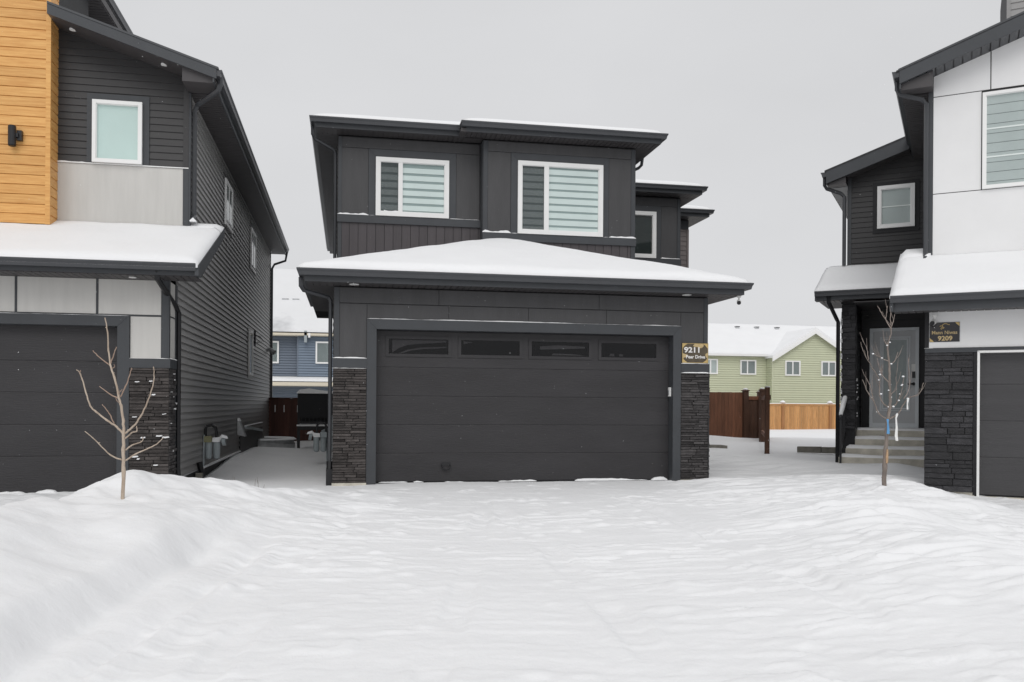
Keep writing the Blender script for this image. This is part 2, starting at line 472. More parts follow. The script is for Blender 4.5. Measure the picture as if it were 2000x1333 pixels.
def fast_mesh(name, v, f, m, parent=None, kind=None, smooth=True):
    off = OFF.get(root_of(parent).name, Vector((0, 0, 0))) if parent else Vector((0, 0, 0))
    me = bpy.data.meshes.new(name)
    me.vertices.add(len(v)); me.loops.add(f.size); me.polygons.add(len(f))
    me.vertices.foreach_set('co', (v - np.array(off)).astype(np.float32).ravel())
    me.loops.foreach_set('vertex_index', f.astype(np.int32).ravel())
    me.polygons.foreach_set('loop_start', np.arange(0, f.size, f.shape[1], dtype=np.int32))
    me.polygons.foreach_set('loop_total', np.full(len(f), f.shape[1], dtype=np.int32))
    if smooth:
        me.polygons.foreach_set('use_smooth', np.ones(len(f), dtype=bool))
    me.update(calc_edges=True)
    me.materials.append(m)
    o = bpy.data.objects.new(name, me)
    COL.objects.link(o)
    if parent:
        o.parent = parent
    if kind:
        o['kind'] = kind
    return o

def snow_sheet(parent, x0, x1, y0, y1, zf, thick, step=0.08, soft=0.22, edges=(1, 1, 1, 1), seed=1, amp=0.03, name='roof_snow', wob=0.0):
    """A snow layer over a roof: rounded towards the free edges (left, right, front, back), with a skirt."""
    nx, ny = max(3, int((x1 - x0) / step)), max(3, int((y1 - y0) / step))
    xs, ys = np.linspace(x0, x1, nx), np.linspace(y0, y1, ny)
    X, Y = np.meshgrid(xs, ys)
    e = np.full(X.shape, 9.0)
    if edges[0]: e = np.minimum(e, X - x0)
    if edges[1]: e = np.minimum(e, x1 - X)
    if edges[2]: e = np.minimum(e, Y - y0)
    if edges[3]: e = np.minimum(e, y1 - Y)
    t = np.clip(e / soft, 0, 1)
    prof = np.sqrt(1 - (1 - t) ** 2)
    th = thick * (0.25 + 0.75 * prof) + amp * (fbm(X * 1.1 + 3.1, Y * 1.1 + 7.7, seed) - 0.5) * t
    if wob:                                      # an uneven lip
        lip = wob * (vnoise(X * 2.3 + seed, Y * 2.3, seed + 5) - 0.35)
        th = th + lip * (1 - t)
    Z = zf(X, Y) + th
    ring0 = zf(X, Y) - 0.02
    v, f = grid_mesh(X, Y, Z)
    idx = np.arange(nx * ny).reshape(ny, nx)
    border = np.concatenate([idx[0, :], idx[1:, -1], idx[-1, -2::-1], idx[-2:0:-1, 0]])
    bv = v[border].copy(); bv[:, 2] = ring0.reshape(-1)[border]
    b0 = len(v)
    k = len(border)
    j = np.arange(k)
    sk = np.stack([border, b0 + j, b0 + (j + 1) % k, border[(j + 1) % k]], -1)
    o = fast_mesh(name, np.vstack([v, bv]), np.vstack([f, sk]), M['snow'], parent)
    return o

def ledge(parent, W, u0, u1, n0, n1, z, h, seed=0, step=0.05, name='ledge_snow', taper=True):
    rnd = random.Random(seed)
    n = max(2, int((u1 - u0) / step))
    rings = []
    hh = h
    for i in range(n + 1):
        u = u0 + (u1 - u0) * i / n
        hh = max(h * 0.35, min(h * 1.7, hh + rnd.uniform(-.35, .35) * h))
        k = hh * (0.3 if taper and i in (0, n) else 1)
        nn = n1 + rnd.uniform(-.004, .004)
        rings.append([W.p(u, n0, z), W.p(u, nn, z), W.p(u, nn - 0.3 * (n1 - n0), z + k), W.p(u, n0, z + k * 1.1)])
    return MB().loft(rings).build(name, M['ledge_snow'], parent, smooth=False)

def piece(name, W, u0, u1, n0, n1, z0, z1, m, parent):
    return MB().wbox(W, u0, u1, n0, n1, z0, z1).build(name, m, parent, recalc=False)

def lap(parent, W, u0, u1, z0, z1, m, h=0.109, cut=None, name='siding_board', t=0.02):
    """Lapped boards, each an object; cut(z) gives the u-range left under a sloping roof."""
    z = z0
    while z < z1 - 0.02:
        za, zb = z, min(z + h, z1)
        a0, a1, b0, b1 = u0, u1, u0, u1
        if cut:
            a0, a1 = cut(za); b0, b1 = cut(zb)
            a0, a1, b0, b1 = max(u0, a0), min(u1, a1), max(u0, b0), min(u1, b1)
            if a1 - a0 < 0.05:
                break
            b1 = max(b1, b0 + 0.01)
        mb = MB()
        q0 = [W.p(a0, 0, za), W.p(a0, t, za + .004), W.p(b0, 0.006, zb), W.p(b0, 0, zb)]
        q1 = [W.p(a1, 0, za), W.p(a1, t, za + .004), W.p(b1, 0.006, zb), W.p(b1, 0, zb)]
        mb.loft([q0, q1])
        mb.build(name, m, parent)
        z += h

def lap_joined(parent, W, u0, u1, z0, z1, m, h=0.175, cut=None, name='siding'):
    mb = MB()
    z = z0
    while z < z1 - 0.02:
        za, zb = z, min(z + h, z1)
        a0, a1, b0, b1 = u0, u1, u0, u1
        if cut:
            a0, a1 = cut(za); b0, b1 = cut(zb)
            a0, a1, b0, b1 = max(u0, a0), min(u1, a1), max(u0, b0), min(u1, b1)
            if a1 - a0 < 0.05:
                break
            b1 = max(b1, b0 + .01)
        mb.loft([[W.p(a0, 0, za), W.p(a0, .06, za + .012), W.p(b0, .008, zb), W.p(b0, 0, zb)],
                 [W.p(a1, 0, za), W.p(a1, .06, za + .012), W.p(b1, .008, zb), W.p(b1, 0, zb)]])
        z += h
    return mb.build(name, m, parent, kind='stuff')

def stones(parent, W, u0, u1, z0, z1, m, hs=(0.03, 0.052), ls=(0.13, 0.34), n=(0.03, 0.062), seed=0, jog=0.0):
    rnd = random.Random(seed)
    piece('mortar_backing', W, u0 + .004, u1 - .004, 0.0, 0.02, z0, z1, M['wall'], parent)
    z = z0
    while z < z1 - 0.008:
        h = min(rnd.uniform(*hs), z1 - z)
        if z1 - (z + h) < hs[0] * 0.7:
            h = z1 - z
        u = u0 - rnd.uniform(0, jog)
        end = u1 + rnd.uniform(0, jog)
        while u < end - 0.01:
            l = rnd.uniform(*ls)
            if end - (u + l) < ls[0] * 0.6:
                l = end - u
            g = 0.0035
            na = rnd.uniform(*n)
            mb = MB()
            j = lambda s=.006: rnd.uniform(-s, s)
            a, b, c, d = u + g, u + l - g, z + g * .8, z + h - g * .8
            vs = [W.p(a, .01, c), W.p(b, .01, c), W.p(b, .01, d), W.p(a, .01, d),
                  W.p(a + abs(j(.004)), na + j(), c + abs(j(.003))), W.p(b - abs(j(.004)), na + j(), c + abs(j(.003))),
                  W.p(b - abs(j(.004)), na + j(), d - abs(j(.003))), W.p(a + abs(j(.004)), na + j(), d - abs(j(.003)))]
            mb.add(vs, [(0, 1, 2, 3), (4, 7, 6, 5), (0, 4, 5, 1), (1, 5, 6, 2), (2, 6, 7, 3), (3, 7, 4, 0)])
            mb.build('stone', m, parent)
            u += l
        z += h

GUT = [(0, 0), (0.001, -.022), (.018, -.05), (.03, -.102), (.112, -.102), (.112, -.004), (.018, -.004)]

def eave(parent, path, z, drop=0.185, m=None):
    """Gutter along the path (its outer lip), fascia board behind and below it."""
    g = MB().sweep([(d, z + h) for d, h in GUT], path).build('gutter', m or M['metal'], parent)
    MB().sweep([(.114, z - .01), (.114, z - drop), (.138, z - drop), (.138, z - .01)], path).build('fascia', M['trim'], parent)
    return g

def soffit(parent, x0, x1, y0, y1, z, along='y', pitch=0.1, m=None):
    """A vented soffit: narrow panels with recessed joints, running across the eave."""
    mb = MB()
    a0, a1 = (y0, y1) if along == 'y' else (x0, x1)
    n = max(1, int(round((a1 - a0) / pitch)))
    st = (a1 - a0) / n
    for i in range(n):
        a, b = a0 + i * st + .006, a0 + (i + 1) * st - .006
        if along == 'y':
            mb.box(x0, x1, a, b, z, z + .012)
        else:
            mb.box(a, b, y0, y1, z, z + .012)
    mb.box(x0, x1, y0, y1, z + .013, z + .02)
    return mb.build('soffit', m or M['soffit'], parent, recalc=False)

def hip_roof(parent, x0, x1, y0, y1, z, k, back_hip=True):
    hw = (x1 - x0) / 2
    xm = (x0 + x1) / 2
    r0, r1 = y0 + hw, (y1 - hw if back_hip else y1)
    if r1 < r0: r0 = r1 = (y0 + y1) / 2 if back_hip else y1
    zt = z + hw * k
    vs = [(x0, y0, z), (x1, y0, z), (x1, y1, z), (x0, y1, z), (xm, r0, zt), (xm, r1, zt)]
    mb = MB()
    mb.add(vs, [(0, 1, 4), (1, 2, 5, 4), (2, 3, 5), (3, 0, 4, 5), (0, 3, 2, 1)])
    return mb.build('roof', M['roof'], parent)

def hipz(x0, x1, y0, y1, z, k, s=0.12):
    def f(X, Y):
        d = np.stack([X - x0, x1 - X, Y - y0] + ([y1 - Y] if y1 is not None else []), 0)
        d = np.clip(d, 0, None)
        sm = -s * np.log(np.exp(-d / s).sum(0))          # smooth minimum
        return z + k * np.clip(sm, 0, None)
    return f

def window(parent, W, u0, u1, z0, z1, fw=0.08, mull=None, mw=0.085, blind='zebra', period=0.15, dark=0.045, screen=None, n1=0.07,
           phase=0.0, b0=.004, mlight=None, mdark=None, bars=()):
    fr = MB().ring(W, u0, u1, z0, z1, fw, 0.002, n1)
    lip = 0.012
    fr.ring(W, u0 + fw * .55, u1 - fw * .55, z0 + fw * .55, z1 - fw * .55, fw * .45 + lip, 0.002, n1 - .022)
    win = fr.build('window', M['white_vinyl'], parent)
    gu0, gu1, gz0, gz1 = u0 + fw, u1 - fw, z0 + fw, z1 - fw
    cells = [(gu0, gu1)]
    if mull is not None:
        MB().wbox(W, mull, mull + mw, .004, n1 - .006, gz0 - .01, gz1 + .01).build('mullion', M['white_vinyl'], win, recalc=False)
        cells = [(gu0, mull), (mull + mw, gu1)]
    light, drk = mlight or M['blind_light'], mdark or M['blind_dark']
    for ci, (a, b) in enumerate(cells):
        if blind == 'zebra':
            piece('blind', W, a, b, b0, b0 + .006, gz0, gz1, drk, win)
            z = gz1 - phase
            while z > gz0:
                zz = max(gz0 + .002, z - (period - dark))
                if z - zz > .012:
                    piece('blind_slat', W, a + .004, b - .004, b0 + .008, b0 + .012, zz, min(z, gz1), light, win)
                z -= period
        elif blind == 'plain':
            piece('blind', W, a, b, b0, b0 + .006, gz0, gz1, light, win)
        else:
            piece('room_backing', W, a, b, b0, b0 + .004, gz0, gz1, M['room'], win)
        for zb in bars:
            piece('glazing_bar', W, a, b, b0 + .014, b0 + .020, zb - .012, zb + .012, M['white_vinyl'], win)
        MB().add([W.p(a, b0 + .028, gz0), W.p(b, b0 + .028, gz0), W.p(b, b0 + .028, gz1), W.p(a, b0 + .028, gz1)], [(0, 1, 2, 3)]).build('pane', M['glass'], win, recalc=False)
        if screen is not None and ci == screen:
            piece('insect_screen', W, a, b, .042, .043, gz0, gz1, M['screen'], win)
    return win

def downspout(parent, pts, r=0.038, m=None):
    return MB().tube(pts, r, 6, flat=0.8).build('downspout', m or M['metal'], parent)

def potlight(parent, x, y, z, r=.05):
    mb = MB().cyl((x, y, z - .008), (0, 0, 1), r, .02, 16)
    return mb.build('pot_light', M['lens'], parent)

def letters(text, size, W, u, z, n, m, parent, name='lettering', align='CENTER', bold=0.012, ext=0.002, sx=1.0):
    c = bpy.data.curves.new(name, 'FONT')
    c.body = text; c.size = size; c.align_x = align; c.extrude = ext; c.offset = bold * size
    c.resolution_u = 3
    tmp = bpy.data.objects.new(name, c)
    me = bpy.data.meshes.new_from_object(tmp)
    bpy.data.objects.remove(tmp); bpy.data.curves.remove(c)
    off = OFF.get(root_of(parent).name, Vector((0, 0, 0)))
    for v in me.vertices:
        p = W.p(u + v.co.x * sx, n + v.co.z, z + v.co.y)
        v.co = Vector(p) - off
    me.materials.clear(); me.materials.append(m)
    o = bpy.data.objects.new(name, me)
    COL.objects.link(o); o.parent = parent
    return o
# ------------------------------------------------------------------ the ground
GP= [(-1.84, 5.18, -0.22), (-1.92, 5.4, -0.16), (-2.09, 5.89, -0.07), (-2.37, 6.65, 0.05), (-2.64, 7.42, 0.15), (-2.83, 7.96, 0.2), (-2.92, 9.1, 0.24), (-1.66, 5.91, -0.2), (-1.9, 6.77, -0.1), (-2.11, 7.52, -0.04), (-2.35, 8.38, 0.04), (-2.6, 9.24, 0.17), (-2.81, 9.99, 0.29), (-1.5, 6.56, -0.18), (-1.69, 7.34, -0.1), (-1.88, 8.19, 0.06), (-2.08, 9.04, 0.18), (-2.3, 9.79, 0.24), (-2.42, 10.53, 0.41), (-2.07, 10.97, 0.38), (-1.19, 7.86, -0.15), (-1.3, 8.59, -0.02), (-1.43, 9.43, 0.12), (-1.59, 10.47, 0.23), (-1.72, 11.31, 0.29), (-1.46, 11.67, 0.19), (-0.88, 9.02, -0.04), (-0.97, 9.95, 0.05), (-1.09, 11.8, 0.12), (-0.45, 10.46, -0.02), (-0.55, 12.72, -0.02), (0.46, 13.92, -0.01), (2.6, 13.77, -0.01), (5.15, 13.68, -0.01), (5.86, 13.6, -0.01), (-0.2, 13.61, -0.03), (0.64, 9.0, -0.12), (1.68, 8.85, -0.12), (3.2, 8.5, -0.1), (0.48, 6.79, -0.18), (1.66, 6.61, -0.18), (2.74, 6.2, -0.13), (0.07, 5.08, -0.25), (0.91, 4.78, -0.26), (1.73, 4.58, -0.24), (2.36, 4.34, -0.2), (2.08, 11.01, -0.06), (0.15, 11.18, -0.05), (4.02, 10.68, -0.05), (-0.65, 7.48, -0.16), (-1.44, 5.33, -0.25), (-1.14, 6.1, -0.22), (-0.6, 6.21, -0.2), (-0.37, 8.68, -0.1), (8.85, 13.67, 0.06), (10.41, 14.63, 0.14), (8.85, 12.42, 0.08), (6.8, 10.21, 0.18), (7.2, 10.37, 0.24), (7.66, 10.65, 0.12), (7.85, 10.59, 0.0), (8.58, 10.82, -0.1), (9.08, 10.45, -0.1), (6.9, 8.3, -0.15), (6.53, 10.67, 0.05), (5.98, 10.88, 0.0), (4.5, 7.78, -0.02), (4.91, 7.19, 0.06), (5.8, 8.49, 0.12), (4.84, 6.16, 0.09), (6.58, 8.38, -0.1), (4.02, 5.87, 0.01), (4.37, 5.06, 0.0), (3.46, 5.05, -0.08), (2.94, 4.3, -0.16), (3.29, 4.14, -0.13), (3.48, 4.0, -0.1), (6.46, 7.44, -0.16), (6.07, 11.92, 0.0), (4.77, 10.04, -0.05), (9.85, 16.28, 0.1), (3.5, 6.88, -0.08)]
LT= [(0.026, 0.007, [(-2.307, 9.796, 0.214), (-2.301, 9.795, 0.513), (-2.303, 9.795, 0.748), (-2.301, 9.794, 0.906), (-2.305, 9.795, 1.047), (-2.329, 9.8, 1.204), (-2.357, 9.805, 1.314), (-2.4, 9.813, 1.502), (-2.443, 9.821, 1.635), (-2.464, 9.825, 1.785), (-2.476, 9.827, 1.973), (-2.502, 9.832, 2.127)]), (0.015, 0.006, [(-2.296, 9.794, 0.906), (-2.37, 9.793, 0.984), (-2.467, 9.796, 1.054), (-2.571, 9.801, 1.14), (-2.629, 9.797, 1.202), (-2.672, 9.79, 1.342), (-2.707, 9.782, 1.482), (-2.726, 9.771, 1.544), (-2.752, 9.761, 1.574)]), (0.007, 0.005, [(-2.745, 9.878, 1.516), (-2.73, 9.786, 1.544), (-2.699, 9.692, 1.564)]), (0.009, 0.005, [(-2.397, 9.813, 1.015), (-2.432, 9.804, 1.094), (-2.467, 9.795, 1.156), (-2.513, 9.788, 1.219)]), (0.014, 0.005, [(-2.288, 9.792, 0.914), (-2.198, 9.749, 0.986), (-2.116, 9.708, 1.096), (-2.042, 9.668, 1.237), (-1.991, 9.633, 1.385), (-1.961, 9.602, 1.501), (-1.964, 9.576, 1.612)]), (0.011, 0.005, [(-2.318, 9.798, 0.638), (-2.417, 9.752, 0.689), (-2.523, 9.707, 0.816), (-2.642, 9.665, 0.941)]), (0.011, 0.005, [(-2.276, 9.79, 0.631), (-2.184, 9.761, 0.695), (-2.028, 9.721, 0.767), (-1.941, 9.694, 0.815), (-1.882, 9.672, 0.876)]), (0.011, 0.005, [(-2.28, 9.79, 0.741), (-2.217, 9.841, 0.793), (-2.146, 9.89, 0.823), (-2.14, 9.951, 0.868)]), (0.011, 0.006, [(-2.283, 9.791, 0.859), (-2.23, 9.826, 0.92), (-2.186, 9.862, 0.935), (-2.197, 9.909, 0.989)]), (0.01, 0.005, [(-2.348, 9.803, 1.282), (-2.453, 9.882, 1.322), (-2.582, 9.966, 1.409)]), (0.01, 0.005, [(-2.337, 9.801, 1.298), (-2.274, 9.748, 1.408), (-2.226, 9.697, 1.516), (-2.194, 9.65, 1.596)]), (0.009, 0.005, [(-2.455, 9.824, 1.635), (-2.551, 9.85, 1.706), (-2.631, 9.873, 1.784)]), (0.009, 0.005, [(-2.437, 9.82, 1.651), (-2.397, 9.762, 1.735), (-2.357, 9.705, 1.814)]), (0.006, 0.004, [(-2.424, 9.818, 1.596), (-2.378, 9.736, 1.609), (-2.365, 9.66, 1.63)]), (0.006, 0.004, [(-2.348, 9.803, 1.235), (-2.353, 9.716, 1.259), (-2.336, 9.625, 1.289)]), (0.006, 0.004, [(-2.361, 9.806, 1.33), (-2.291, 9.665, 1.375)])]
RT= [(0.036, 0.008, [(6.839, 10.262, 0.147), (6.844, 10.261, 0.485), (6.855, 10.259, 0.684), (6.869, 10.257, 0.923), (6.877, 10.255, 1.082), (6.902, 10.25, 1.241), (6.909, 10.249, 1.401), (6.9, 10.251, 1.56), (6.899, 10.251, 1.719), (6.886, 10.253, 1.878), (6.871, 10.256, 2.037), (6.904, 10.25, 2.156), (6.919, 10.247, 2.246)]), (0.008, 0.004, [(6.919, 10.247, 2.246), (6.881, 10.318, 2.381), (6.865, 10.385, 2.477), (6.853, 10.451, 2.574)]), (0.006, 0.004, [(6.844, 10.261, 2.374), (6.902, 10.324, 2.482), (6.951, 10.388, 2.57)]), (0.007, 0.004, [(6.919, 10.247, 2.246), (6.947, 10.311, 2.382), (6.992, 10.371, 2.489)]), (0.006, 0.004, [(6.922, 10.247, 2.286), (6.988, 10.302, 2.382), (7.038, 10.359, 2.459)]), (0.013, 0.005, [(6.868, 10.257, 1.082), (6.74, 10.247, 1.171), (6.66, 10.227, 1.319), (6.572, 10.21, 1.417), (6.474, 10.194, 1.593)]), (0.007, 0.004, [(6.69, 10.29, 1.349), (6.625, 10.26, 1.517), (6.542, 10.233, 1.634)]), (0.013, 0.005, [(6.877, 10.255, 1.082), (7.01, 10.24, 1.153), (7.083, 10.235, 1.263), (7.157, 10.231, 1.363), (7.28, 10.217, 1.403), (7.335, 10.216, 1.474), (7.366, 10.22, 1.564)]), (0.012, 0.004, [(6.896, 10.252, 1.231), (6.826, 10.28, 1.301), (6.795, 10.3, 1.4), (6.793, 10.315, 1.59), (6.722, 10.344, 1.74), (6.651, 10.372, 1.88), (6.61, 10.394, 1.981), (6.588, 10.413, 2.092)]), (0.006, 0.004, [(6.628, 10.302, 1.856), (6.663, 10.375, 1.96), (6.688, 10.449, 2.046)]), (0.011, 0.004, [(6.902, 10.25, 1.232), (7.009, 10.273, 1.282), (7.084, 10.301, 1.383), (7.148, 10.332, 1.544), (7.183, 10.368, 1.646)]), (0.009, 0.004, [(6.894, 10.252, 1.56), (6.769, 10.214, 1.656), (6.683, 10.168, 1.791), (6.633, 10.116, 1.867)]), (0.008, 0.004, [(6.898, 10.251, 1.798), (6.975, 10.26, 1.84), (7.027, 10.274, 1.961)]), (0.008, 0.004, [(6.882, 10.254, 1.838), (6.817, 10.305, 1.879), (6.731, 10.36, 1.941)]), (0.008, 0.004, [(7.081, 10.217, 1.352), (7.149, 10.205, 1.482), (7.146, 10.206, 1.681), (7.138, 10.209, 1.879)]), (0.007, 0.004, [(6.909, 10.249, 1.401), (6.939, 10.171, 1.479), (6.894, 10.108, 1.635)]), (0.007, 0.004, [(6.871, 10.256, 2.017), (6.825, 10.253, 2.115)])]
RS= [(6.871, 10.256, 2.037), (6.922, 10.247, 1.798), (6.776, 10.274, 1.698), (6.786, 10.272, 1.658), (6.767, 10.276, 1.589), (6.9, 10.251, 1.53), (6.885, 10.254, 1.456), (7.06, 10.221, 1.531), (7.069, 10.219, 1.636), (6.791, 10.271, 1.408), (7.026, 10.227, 1.409), (6.915, 10.248, 1.367), (6.686, 10.291, 1.365), (7.013, 10.23, 1.326), (6.886, 10.253, 1.241), (6.945, 10.242, 1.246), (7.136, 10.206, 1.35), (6.75, 10.279, 1.177), (6.852, 10.26, 1.086), (7.004, 10.231, 1.153), (6.891, 10.253, 2.077), (7.05, 10.222, 1.521), (6.8, 10.27, 1.873), (6.69, 10.29, 1.928)]
def ground_base(X, Y):
    z = -0.03 - 0.0205 * np.clip(13.6 - Y, 0, 14)
    return np.maximum(z, -0.31)

_anch = []
for _x in (-40, -26, -15, 14, 22, 34, 48):
    for _y in (-25, -12, 0, 10, 20, 32, 46, 60, 80):
        _anch.append((_x, _y, (-0.25 if _y < 8 else -0.1) if _y < 40 else -0.32))
for _x in (-6, -1, 4, 9):
    for _y in (-25, -12, -3):
        _anch.append((_x, _y, -0.3))
for _x in (-8, 0, 8):
    for _y in (46, 60, 80):
        _anch.append((_x, _y, -0.32))
_anch += [(-4.4, 12.6, -.07), (-3.55, 9.7, -.07), (-3.6, 8.7, .0), (-3.3, 10.9, -.05), (-3.3, 12, -.08), (-3.9, 7.6, -.02), (-6, 12.9, -.06), (-8, 12.9, -.06), (-3.9, 11.5, -.1), (-5.5, 10.5, -.12), (-4.3, 10.2, -.12), (-8, 9, -.16), (-4.6, 8.7, -.12),
          (-4.6, 7.4, -.1), (-6.5, 6.5, -.2), (-3.6, 5.6, .12), (-3.4, 4.4, .1), (-5.5, 4, -.1), (-2.9, 3.4, .02), (-2.4, 4.2, -.1), (-1.9, 4.0, -.2),
          (-2.55, 14.2, .0), (-2.5, 15.8, -.10), (-2.5, 21.2, .07), (-2.5, 25.2, .03), (-2.2, 26.8, -.12), (-1.3, 26.6, -.08), (-.2, 15, -.03), (-.3, 20, .0), (-.25, 29, .0), (-1.4, 29.5, .0), (-1.4, 22, -.02),
          (-1.3, 17, -.07), (-1.3, 14.8, -.03), (-1.0, 13.4, -.02), (-8, 20, 0), (3, 20, -.02), (3, 28, -.02),
          (14.5, 30.5, -.02), (13.2, 30.5, .15), (15.1, 30.5, .06), (11.2, 22, -.04), (13, 24, -.05), (12.2, 21.6, -.02), (10.2, 19, .02), (11.2, 27, .05), (8, 16.2, -.01),
          (7, 14, -.02), (6.3, 17, .0), (20, 40, -.2), (10, 12.5, -.03), (11, 11.4, -.06), (13, 10, -.1), (9.3, 8.0, -.18), (11, 5, -.2), (7.2, 5.2, -.16), (5.2, 3.2, -.1), (3.4, 2.4, -.2), (0.5, 2.5, -.29),
          (7.5, 3, -.15), (2, 0, -.3), (14, 15, 0), (10.6, 15.6, .1), (9.9, 14.6, .22), (9.2, 14.4, .02), (10.3, 13.6, .08), (30, 56, -.34), (34, 56, -.3), (26, 56, -.34)]
_cp = np.array(GP + _anch, dtype=float)

def _tps_fit(P, lam=0.02):
    n = len(P)
    d = np.hypot(P[:, None, 0] - P[None, :, 0], P[:, None, 1] - P[None, :, 1])
    K = np.where(d > 0, d * d * np.log(d + 1e-9), 0) + lam * np.eye(n)
    A = np.zeros((n + 3, n + 3))
    A[:n, :n] = K
    A[:n, n] = 1; A[:n, n + 1:] = P[:, :2]
    A[n:, :n] = A[:n, n:].T
    b = np.concatenate([P[:, 2] - ground_base(P[:, 0], P[:, 1]), [0, 0, 0]])
    return np.linalg.solve(A, b)
_w = _tps_fit(_cp)

def ground_smooth(X, Y):
    sh = X.shape
    x, y = X.ravel(), Y.ravel()
    out = np.empty(len(x))
    for s in range(0, len(x), 20000):
        a, b = x[s:s + 20000], y[s:s + 20000]
        d2 = (a[:, None] - _cp[None, :, 0]) ** 2 + (b[:, None] - _cp[None, :, 1]) ** 2
        out[s:s + 20000] = (0.5 * d2 * np.log(d2 + 1e-12)) @ _w[:-3] + _w[-3] + _w[-2] * a + _w[-1] * b
    res = out.reshape(sh) + ground_base(X, Y)
    far = np.clip(np.maximum(np.maximum(np.abs(X) - 40, Y - 72), -16 - Y) / 12, 0, 1)
    return np.where(far >= 1, -0.32, res * (1 - far) - 0.32 * far)

def sstep(a, b, x):
    t = np.clip((x - a) / (b - a), 0, 1)
    return t * t * (3 - 2 * t)

def ground_detail(X, Y):
    # trampled, wind-scoured snow: coordinates turned so that u runs across the drive
    u = X * 0.983 - Y * 0.185; v = X * 0.185 + Y * 0.983
    near = 1 - sstep(20, 40, Y)
    drive = sstep(-2.9, -2.0, u + 0.35 * (v - 9) * 0.0) * (1 - sstep(7.6, 8.6, u)) * (1 - sstep(13.4, 13.8, Y)) * sstep(1.0, 3.0, v)
    bank = 1 - drive
    z = 0.028 * (fbm(X * .55, Y * .55, 3) - .5) * near
    z = z + 0.012 * (fbm(X * 1.7, Y * 1.7, 9) - .5) * near * (0.5 + 0.5 * drive)
    # wind ripples: ridges along u, patchy
    wx = u + 0.5 * (fbm(u * .7, v * .7, 21) - .5); wv = v + 0.55 * (fbm(u * .45, v * .45, 23) - .5)
    r1 = fbm(wx * 1.35, wv * 5.0, 31, 3); r2 = fbm(wx * 2.4 + 9, wv * 11.0, 37, 2)
    patch = sstep(.40, .60, fbm(u * .45 + 5, v * .5, 41))
    edgeR = sstep(2.0, 3.4, u) * (1 - sstep(5.4, 7.0, u)) * sstep(5, 6.5, v)
    crust = sstep(.53, .57, r1) * .016 + sstep(.56, .60, r2) * .008          # wind-packed plates with crisp lips
    z = z + crust * drive * np.clip(.25 + patch * .75 + edgeR * .4, 0, 1.2) * near
    vv = v - .22 * (u - 3.5) - .5 * (fbm(u * .5, v * .3, 45) - .5)
    z = z + edgeR * .062 * np.clip(np.abs(fbm(u * .5, vv * 3.0, 47, 3) - .5) * 5, 0, 1) * near
    # crumbs and scuffs
    l = vnoise(u * 7, v * 8, 51) * vnoise(u * 3.1, v * 3.3, 53)
    z = z + 0.05 * np.clip(l - .40, 0, 1) * drive * near
    z = z + 0.008 * (fbm(u * 9, v * 10, 61, 4) - .5) * near * (0.45 + 0.55 * drive)
    # tyre tracks wandering from the garage door to the street
    for k, (c0, c1, amp) in enumerate(((.2, -1.1, .25), (1.75, .45, .25), (2.2, 1.35, -.3), (3.8, 2.95, -.3))):
        s = np.clip((13.2 - Y) / 9.5, 0, 1.3)
        cx = c0 + (c1 - c0) * s + amp * np.sin(s * 3.0 + k) + .10 * (fbm(Y * .7, Y * 0 + k, 77 + k) - .5)
        d = np.abs(X - cx)
        on = sstep(12.6, 11.0, Y) * sstep(-4, 2, Y) * (.25 + .75 * sstep(.42, .6, fbm(X * .8, Y * .9, 71 + k)))
        z = z + on * (-0.018 * (1 - sstep(.07, .13, d)) + 0.012 * np.exp(-((d - .16) / .05) ** 2))
    # ploughed edges of the left bank
    lb = sstep(-2.3, -2.9, u) * sstep(2, 4, v) * (1 - sstep(11.5, 13, v)) * sstep(-7, -5.5, u)
    z = z + lb * (0.17 * (fbm(X * .95 + 4, Y * .95 + 2, 101, 3) - .5) + 0.05 * np.abs(fbm(X * 1.9 + 1, Y * 1.5, 103, 3) - .5))
    # blocks of ploughed snow along the far crest of the bank
    cb_ = vnoise(X * 2.2 + 3, Y * 2.2 + 8, 105)
    z = z + lb * sstep(6.5, 8.5, v) * (0.05 * (cb_ - .5) + .05 * (fbm(X * 3.4, Y * 3.0, 106, 4) - .5))
    z = z + sstep(-1.2, -2.2, u) * sstep(8.5, 9.5, v) * (1 - sstep(12.5, 13.2, v)) * .14 * (fbm(u * 1.6 + v, v * 2.6 - u * .6, 108, 4) - .5)
    rb = sstep(2.6, 3.6, u) * (1 - sstep(6.2, 7.4, u)) * sstep(4, 6, v) * (1 - sstep(11.5, 12.6, v))
    z = z + rb * (0.09 * (fbm(X * 1.1 + 14, Y * 1.1 + 2, 107, 4) - .5) + .03 * (vnoise(u * 2.4 - v * .8, v * 3.4, 109) - .5))
    toe = -2.74 + .16 * (fbm(v * .55, v * 0 + 3, 121, 3) - .5)
    z = z + .15 * sstep(0, 1, (toe - u) / .30) * sstep(-6.0, -4.2, u) * (1 - sstep(7.4, 9.6, v)) * sstep(2.5, 4, v)
    z = z - .035 * np.exp(-((u - toe - .02) / .09) ** 2) * (1 - sstep(7.6, 8.6, v)) * sstep(3, 4.5, v)
    for off, h in ((-2.22, .045),):
        uu = u + off * -1.0
        e = (u - (off + .25 * (fbm(v * .5, v * 0 + off, 81) - .5)))
        m = sstep(3.4, 4.6, v) * (1 - sstep(7.6, 9.0, v))
        z = z + m * h * (np.exp(-(e / .09) ** 2) - 1.1 * np.exp(-((e + .17) / .10) ** 2)) * (.5 + vnoise(v * 3, v * 0 + 1.5, 83))
    # footprints near the right-hand drift
    z = z + bank * 0.012 * (fbm(X * 3, Y * 3, 91) - .5) * near
    return z

def ground_z(x, y):
    X = np.array([[float(x)]]); Y = np.array([[float(y)]])
    return float((ground_smooth(X, Y) + ground_detail(X, Y))[0, 0])

